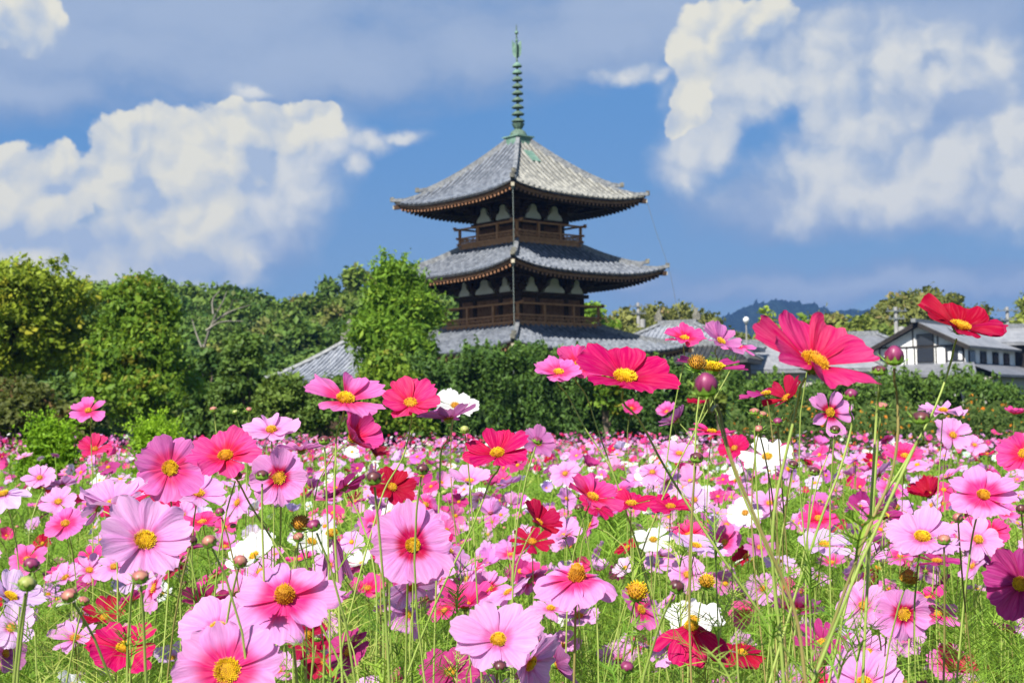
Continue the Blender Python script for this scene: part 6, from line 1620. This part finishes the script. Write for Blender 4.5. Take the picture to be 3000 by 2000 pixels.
# stems of the mass blossoms and feathery foliage: one uncountable mass of green
GV, GT, GC = [], [], []


def add_tris(T3, tint):
    GV.append(T3.reshape(-1, 3)); GC.append(np.repeat(tint, 3, 0))


I = np.nonzero(rest & (dep < 16))[0]
top = Pf[I]; bot = np.stack([fx[I] - nr[I, 0] * 0.10 + rng.normal(0, 0.17, len(I)), fy[I] - nr[I, 1] * 0.10, gz(fx[I], fy[I])], 1); mid = 0.6 * top + 0.4 * bot - nr[I] * 0.03
w = np.clip(dep[I] * 0.00042, 0.0011, 0.005)[:, None]
sx = np.tile(np.array([1.0, 0, 0]), (len(I), 1))
for a, b in ((top - nr[I] * 0.01, mid), (mid, bot)):
    T3 = np.stack([np.stack([a - sx * w * .7, a + sx * w * .7, b + sx * w], 1), np.stack([a - sx * w * .7, b + sx * w, b - sx * w], 1)], 1).reshape(-1, 3, 3)
    t = np.repeat(rng.uniform(0.4, 1.0, (len(I), 1)), 2, 0); add_tris(T3, np.concatenate([t, rng.random((len(t), 1)), t], 1))


def plumes(n, y0, y1, hmin, hmax, nleaf, nfil, L, wf, spread=0.06):
    """n plants, each with nleaf feathery leaves of nfil thread blades."""
    x, y = field_points(n, y0, y1); h = rng.uniform(hmin, hmax, n) + 0.05 * vnoise(x * 3, y * 3); g0 = gz(x, y)
    P0 = np.stack([x, y, g0], 1); lean = rng.normal(0, 0.17, (n, 2))
    k = n * nleaf
    pid = np.repeat(np.arange(n), nleaf); t = rng.uniform(0.45, 1.0, k) ** 0.8
    O = P0[pid].copy(); O[:, :2] += lean[pid] * t[:, None] + rng.normal(0, spread * 0.3, (k, 2)); O[:, 2] += h[pid] * t
    a = rng.uniform(0, 6.283, k); e = rng.uniform(-0.25, 1.0, k); D = np.stack([np.cos(a) * np.cos(e), np.sin(a) * np.cos(e), np.sin(e)], 1)
    S = np.cross(D, np.array([0, 0, 1.0])); S /= np.linalg.norm(S, axis=1, keepdims=True); U = np.cross(S, D)
    Ll = L * rng.uniform(0.6, 1.25, k)
    ww = np.clip(np.maximum(wf, 0.00052 * O[:, 1]), 0, 0.02)
    # rachis
    E = O + D * Ll[:, None]; sv = S * ww[:, None]
    tt = np.clip(rng.uniform(0.1, 0.95, n)[pid] + rng.normal(0, 0.12, k), 0, 1); t2 = rng.random(n)[pid]; tint = np.stack([tt, t2, tt], 1)
    add_tris(np.stack([O - sv * 0.7, O + sv * 0.7, E], 1), tint)
    for j in range(nfil):
        f = 0.15 + 0.8 * j / nfil + rng.normal(0, 0.03, k); sg = 1.0 if j % 2 else -1.0
        b = O + D * (Ll * f)[:, None] ; d = D * rng.uniform(0.5, 0.9, (k, 1)) + S * sg * rng.uniform(0.5, 1.0, (k, 1)) + U * rng.normal(0.05, 0.3, (k, 1)); d /= np.linalg.norm(d, axis=1, keepdims=True)
        l = Ll * (0.62 - 0.35 * f) * rng.uniform(0.7, 1.3, k); m_ = b + d * (l * 0.5)[:, None] + U * (l * 0.05)[:, None]; e_ = b + d * l[:, None]
        qv = np.cross(d, U + 0.3 * S); qv /= np.linalg.norm(qv, axis=1, keepdims=True); qv *= ww[:, None] * 0.6
        add_tris(np.stack([b - qv, b + qv, m_ + qv], 1), tint); add_tris(np.stack([b - qv, m_ + qv, m_ - qv], 1), tint); add_tris(np.stack([m_ - qv, m_ + qv, e_], 1), tint)
    # stems
    T_ = P0.copy(); T_[:, :2] += lean; T_[:, 2] += h; s_ = np.tile(np.array([1.0, 0, 0]), (n, 1)) * np.clip(np.maximum(0.0013, 0.00042 * y), 0, 0.01)[:, None]
    tint = np.stack([rng.uniform(0.5, 1, n), rng.random(n), rng.random(n)], 1)
    add_tris(np.stack([P0 - s_, P0 + s_, T_ + s_ * 0.6], 1), tint); add_tris(np.stack([P0 - s_, T_ + s_ * 0.6, T_ - s_ * 0.6], 1), tint)


plumes(400, 1.25, 3.2, 0.5, 1.03, 17, 17, 0.18, 0.0010)
plumes(620, 2.8, 6.5, 0.5, 1.02, 14, 12, 0.19, 0.0014)
plumes(2000, 6.0, 14.0, 0.5, 1.0, 10, 6, 0.16, 0.002)
plumes(7000, 13.0, 45.0, 0.55, 0.93, 7, 3, 0.16, 0.004)
V = np.concatenate(GV); C = np.clip(np.concatenate(GC), 0, 1)
kind(mk('cosmos_foliage', V, [np.arange(len(V)).reshape(-1, 3)], M_FEATHER, col=C), 'stuff')

# small buds standing over the canopy
M_ = {0: M_BUD_D, 1: M_BUD_R, 2: M_BUD_G, 3: M_BUD_P}
bm = {}


def bud_parts(k):
    if k not in bm:
        b = MB(); b.lathe([(0.55, -0.6), (0.92, -0.25), (1.0, 0.1), (0.85, 0.4), (0.5, 0.62), (0.0, 0.72)], k=10); o = b.build('bud', [M_[k]], None, True); m1 = o.data; bpy.data.objects.remove(o)
        c_ = MB(); c_.lathe([(0, -0.95), (0.3, -0.92), (0.8, -0.7), (1.05, -0.3), (1.0, 0.0)], k=10)
        for i in range(8):
            a = i * math.pi / 4; d = np.array([math.cos(a), math.sin(a), 0]); t_ = np.array([-math.sin(a), math.cos(a), 0])
            c_.add([d * 0.7 - t_ * 0.2 + np.array([0, 0, -0.75]), d * 0.7 + t_ * 0.2 + np.array([0, 0, -0.75]), d * (1.6 + 0.3 * (i % 3)) + np.array([0, 0, 0.1])], [(0, 1, 2)])
        o = c_.build('calyx', [M_CALYX]); m2 = o.data; bpy.data.objects.remove(o); bm[k] = (m1, m2)
    return bm[k]


bl = ('brown', 'rosy', 'green', 'plum')
x, y = field_points(95, 1.5, 5.0); z = gz(x, y) + rng.uniform(0.92, 1.27, 95)
for i in range(95):
    p = np.array([x[i], y[i], z[i]]); a, b, d = proj(p); w_ = 0.012 * F / d
    if not (0 < a < 2352 and 950 < b < 1560): continue
    if (np.hypot(a - hx, b - hy) < hw_ * 0.42).any(): continue
    k = int(rng.integers(0, 4)); n_ = np.array([rng.normal(0, 0.25), rng.normal(-0.1, 0.25), 1.0]); n_ /= np.linalg.norm(n_); Rm = frame_from_normal(n_)
    cv = stem_curve(p - n_ * 0.006, n_, rng, None, d); base = cv[-1].copy()
    t = thing('cosmos_bud', 'small %s cosmos bud standing above the feathery leaves' % bl[k], 'flower bud', base, group='small %s buds over the field' % bl[k])
    for me, nm in zip(bud_parts(k), ('bud', 'calyx')): part(me, t, nm, Rm, p, base, 0.006)
    stem_obj(cv, base, t, 0.0009, 0.0017, M_STEM if i % 3 else M_STEM_R)
